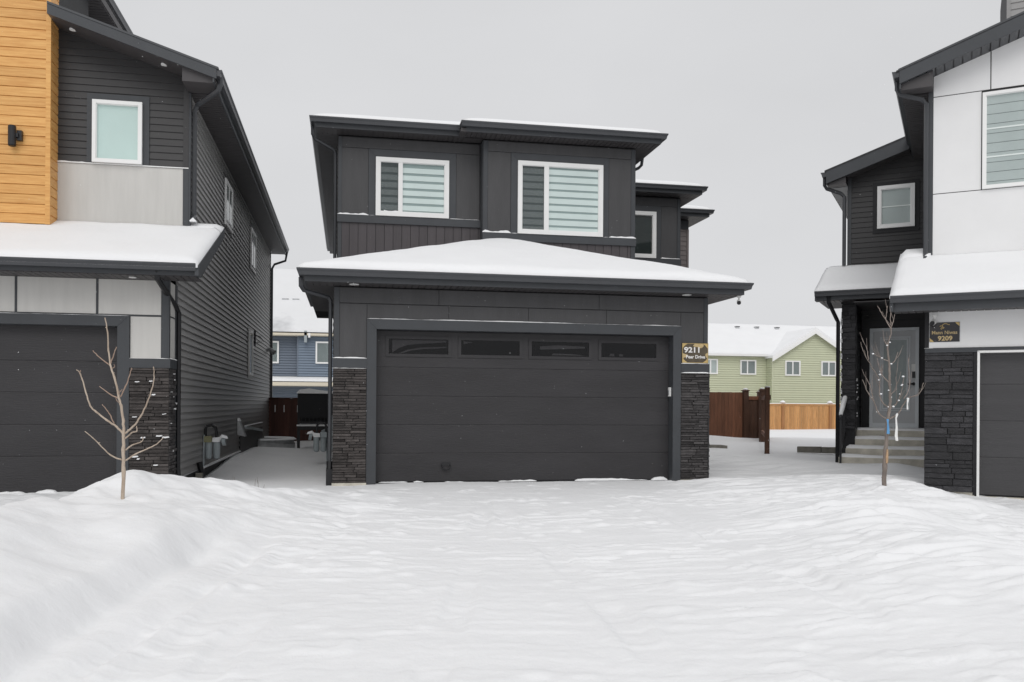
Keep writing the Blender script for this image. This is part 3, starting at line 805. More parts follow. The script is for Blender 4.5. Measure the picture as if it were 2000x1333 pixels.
def graded(parts):
    out = []
    for a, b, n in parts:
        out.append(np.linspace(a, b, n, endpoint=False))
    return np.concatenate(out)
_gx = np.concatenate([-np.geomspace(3000, 45, 14), graded([(-44, -10, 35), (-10, -4.5, 60), (-4.5, 9.0, 430), (9.0, 16, 80), (16, 45, 40)]), np.geomspace(46, 3000, 14)])
_gy = np.concatenate([-np.geomspace(3000, 30, 12), graded([(-28, 1, 24), (1, 3.4, 30), (3.4, 14.2, 540), (14.2, 24, 120), (24, 34, 60), (34, 75, 40)]), np.geomspace(76, 3000, 16)])
_X, _Y = np.meshgrid(_gx, _gy)
_Z = ground_smooth(_X, _Y) + ground_detail(_X, _Y)
_v, _f = grid_mesh(_X, _Y, _Z)
ground = fast_mesh('snow_ground', _v, _f, M['snow'], None, 'structure')

# ------------------------------------------------------------------ the charcoal house in the middle
H = thing('house', 'charcoal house in the middle with a wide garage door under a snowy hip roof', 'house', (2.87, 13.88, 0))
GW, UL, UR, W3, W4 = front(13.88), front(17.80), front(17.48), front(21.40), front(23.85)
XL, XR = -0.205, 5.945

core = MB()
core.box(XL, .44, 13.88, 17.8, -.5, 3.06)
core.box(5.335, XR, 13.88, 21.4, -.5, 3.06)
core.box(.44, 5.335, 13.88, 17.8, 2.42, 3.06)
core.box(.44, 5.335, 14.5, 17.8, -.5, 2.42)
core.box(XL, 5.87, 17.80, 31.5, -.5, 6.58)
core.box(2.667, 5.865, 17.48, 17.80, 3.1, 6.58)
core.box(5.87, 8.405, 21.40, 31.5, -.5, 6.58)
core.box(8.405, 9.62, 23.85, 31.5, -.5, 6.58)
core.build('wall', M['wall'], H)
MB().box(.44, 5.335, 13.9, 14.5, -.5, -.03).build('threshold', M['concrete'], H)
# street-side footing strips under the stone
for a, b in ((XL - .02, .30), (5.465, XR + .03)):
    MB().box(a, b, 13.80, 13.88, -.4, .012).build('footing', M['concrete'], H)

# garage front: panels with open joints
def panel(W, a, b, c, d, m=M['panel'], t=.014):
    return piece('wall_panel', W, a + .004, b - .004, 0.0, t, c + .004, d - .004, m, H)
def trim(W, a, b, c, d, t=.022, name='trim_board'):
    return piece(name, W, a, b, 0.0, t, c, d, M['trim'], H)
trim(GW, XL, -.125, 1.95, 3.05, .024); trim(GW, 5.875, XR, 1.95, 3.05, .024)
panel(GW, -.125, .298, 1.95, 2.803); panel(GW, 5.467, 5.875, 1.95, 2.803)
br = [.298, 1.579, 2.871, 4.177, 5.467]
for a, b in zip(br, br[1:]):
    panel(GW, a, b, 2.569, 2.803)
fr = [-.125, 1.42, 4.05, 5.875]
for a, b in zip(fr, fr[1:]):
    panel(GW, a, b, 2.808, 3.05, M['panel'], .020)
# casing round the big door, mitred at the corners
MB().wpoly(GW, [(.298, -.01), (.447, -.01), (.447, 2.411), (.298, 2.569)], 0, .042).build('door_casing', M['trim'], H)
MB().wpoly(GW, [(5.328, -.01), (5.467, -.01), (5.467, 2.569), (5.328, 2.411)], 0, .042).build('door_casing', M['trim'], H)
MB().wpoly(GW, [(.300, 2.569), (.449, 2.413), (5.326, 2.413), (5.465, 2.569)], 0, .042).build('door_casing', M['trim'], H)
MB().box(.425, .447, 13.88, 14.06, -.02, 2.42).build('door_jamb', M['trim'], H)
MB().box(5.328, 5.35, 13.88, 14.06, -.02, 2.42).build('door_jamb', M['trim'], H)
MB().box(.447, 5.328, 13.88, 14.06, 2.411, 2.43).build('door_head', M['trim'], H)
ledge(H, GW, .300, 5.465, .016, .044, 2.569, .009, 1)
# belts over the stone
for k, (a, b) in enumerate(((XL - .02, .298), (5.467, XR + .02))):
    piece('belt_board', GW, a, b, 0, .05, 1.80, 1.947, M['trim'], H)
    ledge(H, GW, a, b, .014, .055, 1.947, .012, 5 + k)
    ledge(H, GW, a - .005, b - .004, .03, .078, 1.789, .012, 9 + k)
stones(H, GW, XL - .015, .296, .012, 1.788, M['stone_brown'], seed=11, n=(.034, .066))
stones(H, GW, 5.469, XR + .02, .012, 1.788, M['stone'], seed=12, n=(.034, .066), jog=.006)
stones(H, side_r(XR), 13.82, 14.45, .012, 1.788, M['stone'], seed=14, n=(.008, .03))
lap(H, side_l(XL), 13.9, 31.4, .15, 3.06, M['lap'], .11)
lap(H, side_l(XL), 17.85, 31.4, 3.25, 6.56, M['lap'], .11)
# main garage door
D = front(14.06)
gd = MB().wbox(D, .447, 5.328, -.05, 0, -.03, 2.412).build('garage_door', M['door'], H)
jz = [.004, .455, .912, 1.369, 1.826, 2.408]
for c, d in zip(jz, jz[1:]):
    prof = [(0, c), (.0185, c + .002), (.0222, c + .010), (.0222, d - .008), (.0185, d - .001), (0, d - .0005)]
    MB().wprism(D, prof, .450, 5.325).build('door_section', M['door'], gd)
for a, b in ((.640, 1.600), (1.795, 2.765), (2.955, 3.935), (4.135, 5.105)):
    a, b = a - .040, b + .040
    w = MB().ring(D, a, b, 1.995, 2.325, .046, .020, .036)
    w.ring(D, a + .034, b - .034, 2.029, 2.291, .012, .020, .031)
    w.build('door_window', M['door'], gd)
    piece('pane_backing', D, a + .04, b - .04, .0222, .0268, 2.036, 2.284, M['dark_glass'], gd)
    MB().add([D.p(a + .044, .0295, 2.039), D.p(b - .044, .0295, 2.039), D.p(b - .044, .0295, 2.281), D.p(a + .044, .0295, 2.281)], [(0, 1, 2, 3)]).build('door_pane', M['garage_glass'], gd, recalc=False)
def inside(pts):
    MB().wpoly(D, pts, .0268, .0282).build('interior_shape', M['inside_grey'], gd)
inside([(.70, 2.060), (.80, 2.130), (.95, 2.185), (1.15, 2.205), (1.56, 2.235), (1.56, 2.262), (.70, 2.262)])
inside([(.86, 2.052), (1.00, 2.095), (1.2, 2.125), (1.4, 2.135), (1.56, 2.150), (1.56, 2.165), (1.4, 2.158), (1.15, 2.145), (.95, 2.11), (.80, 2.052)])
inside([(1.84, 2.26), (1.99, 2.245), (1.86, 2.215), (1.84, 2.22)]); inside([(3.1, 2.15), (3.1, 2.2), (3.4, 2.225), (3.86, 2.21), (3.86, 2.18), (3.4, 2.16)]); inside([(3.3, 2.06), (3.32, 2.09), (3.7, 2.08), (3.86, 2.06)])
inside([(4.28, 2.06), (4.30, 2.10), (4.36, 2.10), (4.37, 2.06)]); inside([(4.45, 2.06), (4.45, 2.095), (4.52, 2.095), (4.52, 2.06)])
MB().tube([D.p(1.50, .03, .27), D.p(1.50, .06, .24), D.p(1.52, .07, .20), D.p(1.565, .07, .185), D.p(1.61, .07, .20), D.p(1.63, .06, .24), D.p(1.63, .03, .27)], .011, 6).build('pull_handle', M['black_metal'], gd)
piece('handle_plate', D, 1.49, 1.64, .026, .034, .255, .31, M['black_metal'], gd)
MB().wbox(D, .45, 5.325, .0, .03, -.03, .003).build('bottom_seal', M['near_black'], gd)
for k, (a, b, h) in enumerate(((1.05, 1.21, .03), (1.55, 1.85, .016), (2.42, 3.05, .022), (3.7, 4.95, .02), (5.02, 5.3, .03), (.5, .95, .01))):
    ledge(H, D, a, b, .026, .07, -.004, h, 30 + k)

# upper storey, left bay
trim(UL, -.20, -.130, 3.3, 4.86); trim(UL, -.20, -.130, 5.012, 6.56)
panel(UL, -.130, 2.64, 6.352, 6.56, M['panel'], .018)
panel(UL, -.130, .393, 5.012, 6.350)
panel(UL, 2.158, 2.64, 5.012, 6.350)
MB().wpoly(UL, [(.395, 5.014), (.540, 5.014), (.540, 6.187), (.395, 6.348)], 0, .024).build('window_trim', M['trim'], H)
MB().wpoly(UL, [(2.010, 5.014), (2.155, 5.014), (2.155, 6.348), (2.010, 6.187)], 0, .024).build('window_trim', M['trim'], H)
MB().wpoly(UL, [(.398, 6.348), (.542, 6.189), (2.008, 6.189), (2.152, 6.348)], 0, .024).build('window_trim', M['trim'], H)
piece('belt_board', UL, -.215, 2.66, 0, .05, 4.858, 5.010, M['trim'], H)
ledge(H, UL, -.21, .40, .012, .056, 5.010, .035, 21)
ledge(H, UL, .40, .536, .024, .056, 5.010, .006, 22)
ledge(H, UL, 2.015, 2.64, .012, .056, 5.010, .007, 23)
u = -.1515
while u < 2.64:
    a, b = max(u, -.128), min(u + .1735, 2.655)
    piece('cladding_board', UL, a + .005, b - .005, 0, .014, 3.35, 4.856, M['cladding'], H)
    u += .1735
window(H, UL, .538, 2.008, 5.014, 6.187, .088, mull=.985, mw=.088, screen=0, period=.1515, dark=.05, phase=.095)
MB().add([UL.p(.70, .036, 5.10), UL.p(1.0, .036, 5.10), UL.p(1.0, .036, 5.125), UL.p(.93, .036, 5.13), UL.p(.86, .036, 5.118), UL.p(.78, .036, 5.118), UL.p(.70, .036, 5.135)] +
         [UL.p(.70, .06, 5.10), UL.p(1.0, .06, 5.10), UL.p(1.0, .06, 5.12), UL.p(.93, .06, 5.125), UL.p(.86, .06, 5.113), UL.p(.78, .06, 5.113), UL.p(.70, .06, 5.13)],
         [(0, 1, 2, 3, 4, 5, 6), (7, 8, 9, 10, 11, 12, 13)] + [(i, (i + 1) % 7, 7 + (i + 1) % 7, 7 + i) for i in range(7)]).build('ledge_snow', M['ledge_snow'], H)

# upper storey, right bay
trim(UR, 2.667, 2.757, 4.71, 6.56); trim(UR, 5.775, 5.868, 4.71, 6.56)
trim(UR, 2.667, 2.757, 3.3, 4.553); trim(UR, 5.775, 5.868, 3.3, 4.553)
panel(UR, 2.757, 5.775, 6.352, 6.56, M['panel'], .018)
panel(UR, 2.757, 3.233, 4.712, 6.350); panel(UR, 5.292, 5.775, 4.712, 6.350)
MB().wpoly(UR, [(3.235, 4.712), (3.374, 4.712), (3.374, 6.189), (3.235, 6.348)], 0, .024).build('window_trim', M['trim'], H)
MB().wpoly(UR, [(5.159, 4.712), (5.290, 4.712), (5.290, 6.348), (5.159, 6.189)], 0, .024).build('window_trim', M['trim'], H)
MB().wpoly(UR, [(3.237, 6.348), (3.376, 6.191), (5.157, 6.191), (5.288, 6.348)], 0, .024).build('window_trim', M['trim'], H)
piece('belt_board', UR, 2.655, 5.88, 0, .05, 4.555, 4.710, M['trim'], H)
ledge(H, UR, 2.655, 3.235, .012, .058, 4.710, .055, 24)
ledge(H, UR, 3.235, 3.372, .024, .056, 4.710, .010, 25)
ledge(H, UR, 5.162, 5.30, .024, .056, 4.710, .008, 26)
ledge(H, UR, 5.30, 5.875, .012, .056, 4.710, .022, 27)
u = 2.757
while u < 5.775:
    piece('cladding_board', UR, u + .005, min(u + .1735, 5.775) - .005, 0, .014, 3.35, 4.553, M['cladding'], H)
    u += .1735
piece('corner_return', side_l(2.667), 17.50, 17.80, 0, .012, 3.3, 6.56, M['trim'], H)
window(H, UR, 3.372, 5.159, 4.712, 6.189, .086, mull=3.915, mw=.10, screen=0, period=.1475, dark=.042, phase=.05)

# wings stepping back on the right
panel(W3, 5.9, 8.315, 6.35, 6.56, M['panel'], .018); panel(W3, 7.88, 8.315, 5.012, 6.35)
trim(W3, 8.318, 8.405, 3.0, 6.56); trim(W3, 7.738, 7.875, 5.012, 6.35); trim(W3, 5.9, 7.738, 6.195, 6.35)
piece('belt_board', W3, 5.9, 8.415, 0, .05, 4.79, 5.010, M['trim'], H)
ledge(H, W3, 7.87, 8.40, .012, .056, 5.010, .04, 28)
piece('wall_panel', W3, 5.9, 8.31, 0, .014, 3.0, 4.788, M['cladding'], H)
window(H, W3, 6.70, 7.736, 5.012, 6.193, .09, blind=None)
panel(W4, 8.41, 9.615, 6.31, 6.56, M['trim'], .02)
lap(H, W4, 8.41, 9.555, 3.0, 6.31, M['lap_taupe'], .135)
piece('corner_trim', W4, 9.557, 9.62, 0, .03, 3.0, 6.31, M['lap_taupe'], H)

# eaves
EZ, GZ = 6.785, 3.258
eave(H, [(-.75, 17.79), (-.75, 13.345), (6.52, 13.345), (6.52, 21.38)], GZ)
eave(H, [(-.75, 32.0), (-.75, 17.285), (2.165, 17.285)], EZ)
MB().box(2.14, 2.30, 17.40, 17.425, EZ - .186, EZ - .012).build('fascia', M['trim'], H)
MB().box(2.16, 2.29, 17.08, 17.40, EZ - .189, EZ - .12).build('eave_filler', M['soffit'], H)
eave(H, [(2.155, 17.29), (2.155, 16.965), (6.40, 16.965), (6.40, 21.38)], EZ)
eave(H, [(5.9, 20.845), (8.93, 20.845), (8.93, 23.84)], EZ)
eave(H, [(8.42, 23.27), (10.17, 23.27), (10.17, 32.0)], EZ)
sz = GZ - .19
soffit(H, -.615, 6.385, 13.48, 13.88, sz, 'x'); soffit(H, -.615, XL, 13.89, 17.8, sz + .001, 'y'); soffit(H, XR, 6.385, 13.89, 21.38, sz + .001, 'y')
uz = EZ - .19
soffit(H, -.615, 2.66, 17.42, 17.80, uz, 'x'); soffit(H, -.615, XL, 17.81, 32.0, uz + .001, 'y')
soffit(H, 2.29, 6.265, 17.10, 17.48, uz, 'x'); soffit(H, 5.87, 6.265, 17.49, 21.38, uz + .001, 'y')
soffit(H, 2.29, 2.667, 17.49, 17.79, uz + .002, 'x')
soffit(H, 5.9, 8.79, 20.98, 21.40, uz + .003, 'x'); soffit(H, 8.405, 8.79, 21.41, 23.84, uz + .001, 'y')
soffit(H, 8.42, 10.03, 23.41, 23.85, uz, 'x'); soffit(H, 9.62, 10.03, 23.86, 32.0, uz + .001, 'y')
# roofs and their snow
K1 = .335
hip_roof(H, -.70, 6.47, 13.40, 21.0, GZ - .02, K1, False)
snow_sheet(H, -.72, 6.49, 13.37, 17.78, hipz(-.72, 6.49, 13.37, None, GZ - .005, K1, .16), .115, seed=3, edges=(1, 1, 1, 0), amp=.05, wob=.05)
snow_sheet(H, 5.88, 6.49, 17.5, 21.35, lambda X, Y: GZ - .005 + K1 * np.clip(6.49 - X, 0, None), .11, seed=4, edges=(0, 1, 0, 0), amp=.04)
K2 = .20
for (a, b, c, d, e) in ((-.70, 6.35, 17.34, 32.0, 0), (2.2, 6.36, 17.02, 24.0, .004), (4.5, 8.88, 20.9, 32.0, .008), (6.5, 10.12, 23.33, 32.0, .012)):
    hip_roof(H, a, b, c, d, EZ - .02 + e, K2)
    snow_sheet(H, a - .01, b + .01, c - .01, d, hipz(a - .01, b + .01, c - .01, d, EZ - .015 + e, K2, .15), .12, step=.12, seed=int(a * 7 + 50), amp=.025, soft=.3)
# downspouts
downspout(H, [(-.70, 13.62, 3.15), (-.70, 13.66, 3.03), (-.66, 13.74, 2.97), (-.30, 13.98, 2.90), (-.262, 14.0, 2.84), (-.262, 14.0, .32)], .036)
downspout(H, [(6.46, 15.2, 3.15), (6.44, 15.2, 3.04), (6.36, 15.2, 2.98), (6.05, 15.2, 2.88), (6.0, 15.2, 2.8), (6.0, 15.2, .2)], .036)
downspout(H, [(-.70, 17.62, 6.68), (-.70, 17.66, 6.54), (-.66, 17.74, 6.47), (-.30, 17.93, 6.33), (-.26, 17.95, 6.26), (-.26, 17.95, 3.5), (-.25, 17.8, 3.42)], .036)
downspout(H, [(6.34, 18.4, 6.68), (6.32, 18.4, 6.52), (6.25, 18.4, 6.45), (6.0, 18.4, 6.33), (5.93, 18.4, 6.22), (5.93, 18.4, 4.1)], .036)
MB().box(-.315, -.215, 13.93, 14.12, -.1, .22).build('downspout_boot', M['black_metal'], H)
MB().tube([(-.262, 14.0, .34), (-.265, 13.98, .2)], .05, 8).build('downspout_boot', M['black_metal'], H)
for x, y in ((.095, 13.62), (5.478, 13.64), (2.8, 13.62)):
    potlight(H, x, y, sz, .075) if x != 2.8 else None
# rear side landing with a railing, on the left wall
LD = thing('side_landing', 'small raised black side landing with a snow-capped railing behind the grey gas meter', 'deck', (-.8, 25.5, 0))
MB().box(-1.36, -.21, 25.2, 26.4, .50, .60).build('platform', M['black_metal'], LD)
MB().box(-1.38, -.21, 25.17, 26.4, .605, .645).build('platform_snow', M['ledge_snow'], LD)
for x in (-1.33, -.30):
    MB().box(x - .04, x + .04, 25.22, 25.30, -.3, .5).build('leg', M['black_metal'], LD)
    MB().box(x - .03, x + .03, 25.22, 25.28, .60, 1.50).build('post', M['black_metal'], LD)
MB().box(-1.36, -.22, 25.215, 25.285, 1.46, 1.52).build('top_rail', M['black_metal'], LD)
MB().box(-1.36, -.22, 25.23, 25.27, .69, .73).build('bottom_rail', M['black_metal'], LD)
MB().box(-1.34, -.24, 25.19, 25.21, .84, 1.50).build('privacy_screen', M['near_black'], LD)
MB().box(-1.34, -.24, 26.3, 26.34, .61, 1.50).build('privacy_screen', M['near_black'], LD)
x = -1.25
while x < -.32:
    MB().box(x - .011, x + .011, 25.235, 25.262, .73, 1.46).build('baluster', M['black_metal'], LD, recalc=False)
    x += .105
MB().loft([[(-1.38, 25.16, 1.52), (-1.38, 25.42, 1.52), (-1.38, 25.40, 1.55), (-1.38, 25.2, 1.55)],
           [(-1.30, 25.15, 1.52), (-1.30, 25.5, 1.52), (-1.30, 25.42, 1.63), (-1.30, 25.2, 1.63)],
           [(-1.05, 25.15, 1.52), (-1.05, 25.5, 1.52), (-1.05, 25.42, 1.66), (-1.05, 25.2, 1.66)],
           [(-.6, 25.15, 1.52), (-.6, 25.5, 1.52), (-.6, 25.42, 1.60), (-.6, 25.2, 1.60)],
           [(-.22, 25.15, 1.52), (-.22, 25.5, 1.52), (-.22, 25.42, 1.58), (-.22, 25.2, 1.58)]]).build('rail_snow', M['ledge_snow'], LD)

# ------------------------------------------------------------------ the house on the left
L = thing('house', 'dark house with honey wood planks and pale grey panels beside the bare young tree', 'house', (-2.53, 13.27, 0))
LG, LU, LW, LS = front(13.27), front(14.85), front(14.47), side_r(-2.53)
def lp(W, a, b, c, d, m, t=.014, name='wall_panel'):
    return piece(name, W, a + .003, b - .003, 0.0, t, c + .003, d - .003, m, L)
c = MB()
c.box(-3.2, -2.53, 13.27, 14.85, -.5, 3.0)
c.box(-8.2, -3.2, 13.27, 14.85, 2.32, 3.0)
c.box(-9.2, -8.2, 13.27, 14.85, -.5, 3.0)
c.box(-8.2, -3.2, 13.9, 14.85, -.5, 2.32)
c.box(-9.2, -2.53, 14.85, 30.0, -.5, 6.235)
c.loft([[(-9.2, 14.85, 5.9), (-2.53, 14.85, 5.9), (-2.53, 14.85, 6.43), (-4.6, 14.85, 7.12), (-6.0, 14.85, 7.55), (-9.2, 14.85, 6.5)],
        [(-9.2, 30, 5.9), (-2.53, 30, 5.9), (-2.53, 30, 6.43), (-4.6, 30, 7.12), (-6.0, 30, 7.55), (-9.2, 30, 6.5)]])
c.build('wall', M['wall'], L)
# garage door
LD2 = front(13.42)
gd = MB().wbox(LD2, -8.1, -3.19, -.05, 0, -.08, 2.33).build('garage_door', M['door'], L)
jz = [-.045, .467, .916, 1.373, 1.822, 2.326]
for a, b in zip(jz, jz[1:]):
    MB().wprism(LD2, [(0, a), (.0185, a + .002), (.0222, a + .010), (.0222, b - .008), (.0185, b - .001), (0, b - .0005)], -8.09, -3.195).build('door_section', M['door'], gd)
MB().wbox(LD2, -8.1, -3.19, 0, .03, -.08, -.047).build('bottom_seal', M['near_black'], gd)
ledge(L, LD2, -5.0, -4.42, .026, .09, -.065, .03, 41); ledge(L, LD2, -4.32, -4.0, .026, .11, -.065, .045, 42); ledge(L, LD2, -3.95, -3.6, .026, .10, -.065, .04, 43)
MB().box(-8.1, -3.2, 13.28, 13.9, -.5, -.062).build('threshold', M['concrete'], L)
MB().wpoly(LG, [(-3.2, -.08), (-3.04, -.08), (-3.04, 2.466), (-3.2, 2.318)], 0, .045).build('door_casing', M['trim'], L)
MB().wpoly(LG, [(-8.25, 2.466), (-8.1, 2.32), (-3.202, 2.32), (-3.042, 2.466)], 0, .045).build('door_casing', M['trim'], L)
MB().box(-3.2, -3.18, 13.27, 13.42, -.08, 2.32).build('door_jamb', M['trim'], L)
MB().box(-8.1, -3.2, 13.27, 13.42, 2.318, 2.335).build('door_head', M['trim'], L)
ledge(L, LG, -8.2, -3.04, .016, .047, 2.466, .006, 44)
xs = [-9.2, -8.742, -7.686, -6.63, -5.574, -4.518, -3.462, -2.618]
for a, b in zip(xs, xs[1:]):
    lp(LG, a, b - .028 if b < -2.7 else b, 2.488, 2.985, M['grey_panel'])
    if b < -2.7:
        piece('batten', LG, b - .028, b, 0, .02, 2.486, 2.99, M['trim'], L)
piece('batten', LG, -9.2, -2.618, 0, .018, 2.468, 2.486, M['trim'], L)
lp(LG, -3.035, -2.618, 1.868, 2.466, M['grey_panel'])
piece('corner_trim', LG, -2.616, -2.528, 0, .024, 1.868, 2.99, M['trim'], L)
piece('corner_trim', LS, 13.25, 13.33, 0, .022, 1.868, 2.99, M['trim'], L)
lp(LS, 13.33, 13.712, 1.868, 2.474, M['grey_panel']); lp(LS, 13.33, 13.712, 2.490, 2.985, M['grey_panel'])
piece('batten', LS, 13.33, 13.712, 0, .018, 2.472, 2.490, M['trim'], L)
piece('corner_trim', LS, 13.712, 13.83, 0, .03, -.1, 2.99, M['trim'], L)
piece('belt_board', LG, -3.04, -2.488, 0, .045, 1.732, 1.866, M['trim'], L)
piece('belt_board', LS, 13.27, 13.72, 0, .043, 1.733, 1.865, M['trim'], L)
ledge(L, LG, -3.04, -2.49, .014, .05, 1.866, .012, 45); ledge(L, LS, 13.27, 13.72, .014, .05, 1.865, .01, 46)
stones(L, LG, -3.038, -2.50, -.05, 1.730, M['stone_brown'], hs=(.036, .058), ls=(.16, .36), seed=51, n=(.034, .07))
stones(L, LS, 13.235, 13.71, -.05, 1.730, M['stone'], hs=(.036, .058), ls=(.14, .3), seed=52, n=(.02, .05))
rnd = random.Random(5)
sn = MB()
for k in range(20):                                             # snow caught on the rough stone faces
    z = rnd.uniform(.25, 1.68); w = rnd.uniform(.04, .13); h = rnd.uniform(.008, .022)
    if rnd.random() < .5:
        a = rnd.uniform(-3.03, -2.55); W = LG; n = .075
    else:
        a = rnd.uniform(13.26, 13.68); W = LS; n = .055; w *= .6
    pts = [(a, z), (a + w * .5, z - h * .2), (a + w, z + h * .2), (a + w * .9, z + h), (a + w * .4, z + h * .75), (a + .01, z + h * .9)]
    sn.wpoly(W, pts, .03, n)
sn.build('stone_snow', M['ledge_snow'], L, kind='stuff')
# side wall
lap(L, LS, 13.832, 29.94, .11, 6.24, M['lap_side'], .1085, t=.032, cut=lambda z: (13.832 if z < 3.25 else min(14.92, 13.3 + (z - 3.25) / .395 + .45), 99))
piece('foundation_board', LS, 13.83, 29.98, 0, .028, .085, .108, M['steel'], L)
MB().box(-2.56, -2.545, 13.83, 30.0, -.5, .09).build('foundation', M['concrete_dark'], L)
MB().box(-2.535, -2.49, 21.7, 27.3, -.3, .52).build('window_well_board', M['lap'], L)
piece('corner_trim', LS, 29.94, 30.02, 0, .03, .1, 6.23, M['trim'], L)
for a, b, zz, z2 in ((18.85, 19.95, 4.93, 5.88), (23.75, 24.95, 4.76, 5.84)):
    MB().ring(LS, a - .09, b + .09, zz - .09, z2 + .09, .11, 0, .026).build('window_trim', M['lap'], L)
    window(L, LS, a, b, zz, z2, .08, blind='plain', mlight=M['blind_grey_dark'], mull=(a + b) / 2 - .03, mw=.06, n1=.062, b0=.022)
ledge(L, LS, 18.87, 19.93, .03, .078, 5.01, .05, 61); ledge(L, LS, 23.77, 24.93, .03, .078, 4.84, .03, 62)
MB().ring(LS, 23.32, 24.32, 1.86, 3.23, .12, 0, .03).build('window_trim', M['lap_side'], L)
window(L, LS, 23.42, 24.22, 1.96, 3.13, .07, blind=None, n1=.075, b0=.022)
# upper front: grey panel, black lap siding under the sloping roof
def lroof(x):
    return 6.47 + .326 * (-2.05 - x)
lp(LU, -4.50, -2.612, 3.7, 5.000, M['grey_panel'])
piece('flashing', LU, -4.50, -2.528, 0, .034, 5.002, 5.016, M['white_vinyl'], L)
ledge(L, LU, -4.49, -4.07, .010, .036, 5.016, .014, 47)
lap(L, LU, -4.50, -2.614, 5.018, 7.2, M['lap'], .1115, cut=lambda z: (-9, -2.05 - (z + .16 - 6.47) / .326))
piece('corner_trim', LU, -2.612, -2.528, 0, .028, 5.018, 6.44, M['lap'], L)
piece('corner_trim', LU, -2.610, -2.528, 0, .026, 3.7, 5.000, M['trim'], L)
piece('corner_trim', LS, 14.83, 14.91, 0, .03, 3.7, 6.23, M['trim'], L)
for a, b, c0, d0 in ((-4.057, -3.95, 5.02, 6.112), (-3.244, -3.127, 5.02, 6.112), (-3.95, -3.244, 5.99, 6.112)):
    piece('window_trim', LU, a, b, .002, .032, c0, d0, M['trim'], L)
window(L, LU, -3.967, -3.227, 5.022, 6.004, .055, blind='plain', mlight=M['blind_frost'], n1=.085, b0=.022)
# plank-clad volume
MB().box(-9.3, -4.50, 14.49, 16.5, 3.6, 8.35).build('plank_core', M['wall'], L)
LP = side_r(-4.50)
LWf = front(14.49)
z = 3.955
while z < 8.3:
    for W, a, b in ((LWf, -9.3, -4.545), (LP, 14.50, 14.845)):
        MB().loft([[W.p(a, 0, z), W.p(a, .020, z + .003), W.p(a, .017, z + .135), W.p(a, .006, z + .146), W.p(a, 0, z + .146)],
                   [W.p(b, 0, z), W.p(b, .020, z + .003), W.p(b, .017, z + .135), W.p(b, .006, z + .146), W.p(b, 0, z + .146)]]).build('plank', M['wood'], L)
    z += .148
MB().box(-4.547, -4.478, 14.468, 14.50, 3.95, 8.35).build('plank_corner', M['wood'], L)
MB().box(-9.4, -4.4, 14.40, 16.6, 8.35, 8.5).build('parapet_cap', M['trim'], L)
# roofs
c = MB()
c.loft([[(-4.47, 14.27, lroof(-4.47)), (-2.0, 14.27, lroof(-2.0)), (-2.0, 14.27, lroof(-2.0) - .03), (-4.47, 14.27, lroof(-4.47) - .03)],
        [(-4.47, 30.5, lroof(-4.47)), (-2.0, 30.5, lroof(-2.0)), (-2.0, 30.5, lroof(-2.0) - .03), (-4.47, 30.5, lroof(-4.47) - .03)]])
c.loft([[(-6.1, 15.9, lroof(-6.1)), (-4.47, 15.9, lroof(-4.47)), (-4.47, 15.9, lroof(-4.47) - .03), (-6.1, 15.9, lroof(-6.1) - .03)],
        [(-6.1, 30.5, lroof(-6.1)), (-4.47, 30.5, lroof(-4.47)), (-4.47, 30.5, lroof(-4.47) - .03), (-6.1, 30.5, lroof(-6.1) - .03)]])
c.build('roof', M['roof'], L)
def rake(Hh, W, a, b, f, n0, n1, d, m):
    return MB().wpoly(W, [(a, f(a) - .005), (b, f(b) - .005), (b, f(b) - d), (a, f(a) - d)], n0, n1).build('rake_board', m, Hh)
rake(L, front(14.30), -4.475, -2.03, lroof, 0, .035, .175, M['trim'])
MB().wpoly(front(14.33), [(-4.475, lroof(-4.475) + .012), (-2.0, lroof(-2.0) + .012), (-2.0, lroof(-2.0) - .02), (-4.475, lroof(-4.475) - .02)], 0, .075).build('drip_edge', M['metal'], L)
snow_sheet(L, -4.46, -2.02, 14.36, 30.4, lambda X, Y: 6.47 + .326 * (-2.05 - X), .035, step=.12, seed=15, amp=.02)
MB().wpoly(front(14.85), [(-4.47, lroof(-4.47) - .165), (-2.06, lroof(-2.06) - .165), (-2.06, lroof(-2.06) - .175), (-4.47, lroof(-4.47) - .175)], 0, .55).build('soffit', M['soffit'], L)
MB().wpoly(front(14.36), [(-2.55, 6.24), (-2.05, 6.24), (-2.05, lroof(-2.05) - .17), (-2.55, lroof(-2.55) - .17)], -.5, .02).build('eave_return', M['soffit'], L)
eave(L, [(-1.95, 30.5), (-1.95, 14.28)][::-1], 6.435, .20)
soffit(L, -2.53, -2.085, 14.9, 30.4, 6.24, 'y', .11)
MB().tube([(-1.99, 14.42, 6.36), (-1.99, 14.44, 6.27), (-2.03, 14.50, 6.19), (-2.12, 14.58, 6.15), (-2.42, 14.94, 6.07), (-2.47, 15.0, 5.98), (-2.47, 15.0, 4.3), (-2.46, 14.85, 4.2)], .042, 6, .8).build('downspout', M['metal'], L)
ledge(L, LU, -2.50, -2.40, .0, .09, 4.15, .07, 64)
downspout(L, [(-2.0, 30.2, 6.3), (-2.05, 30.2, 6.0), (-2.4, 30.1, 5.85), (-2.47, 30.05, 5.7), (-2.47, 30.05, .3)], .04)
for x in (-4.20, -2.86):
    potlight(L, x, 14.58, lroof(x) - .178)
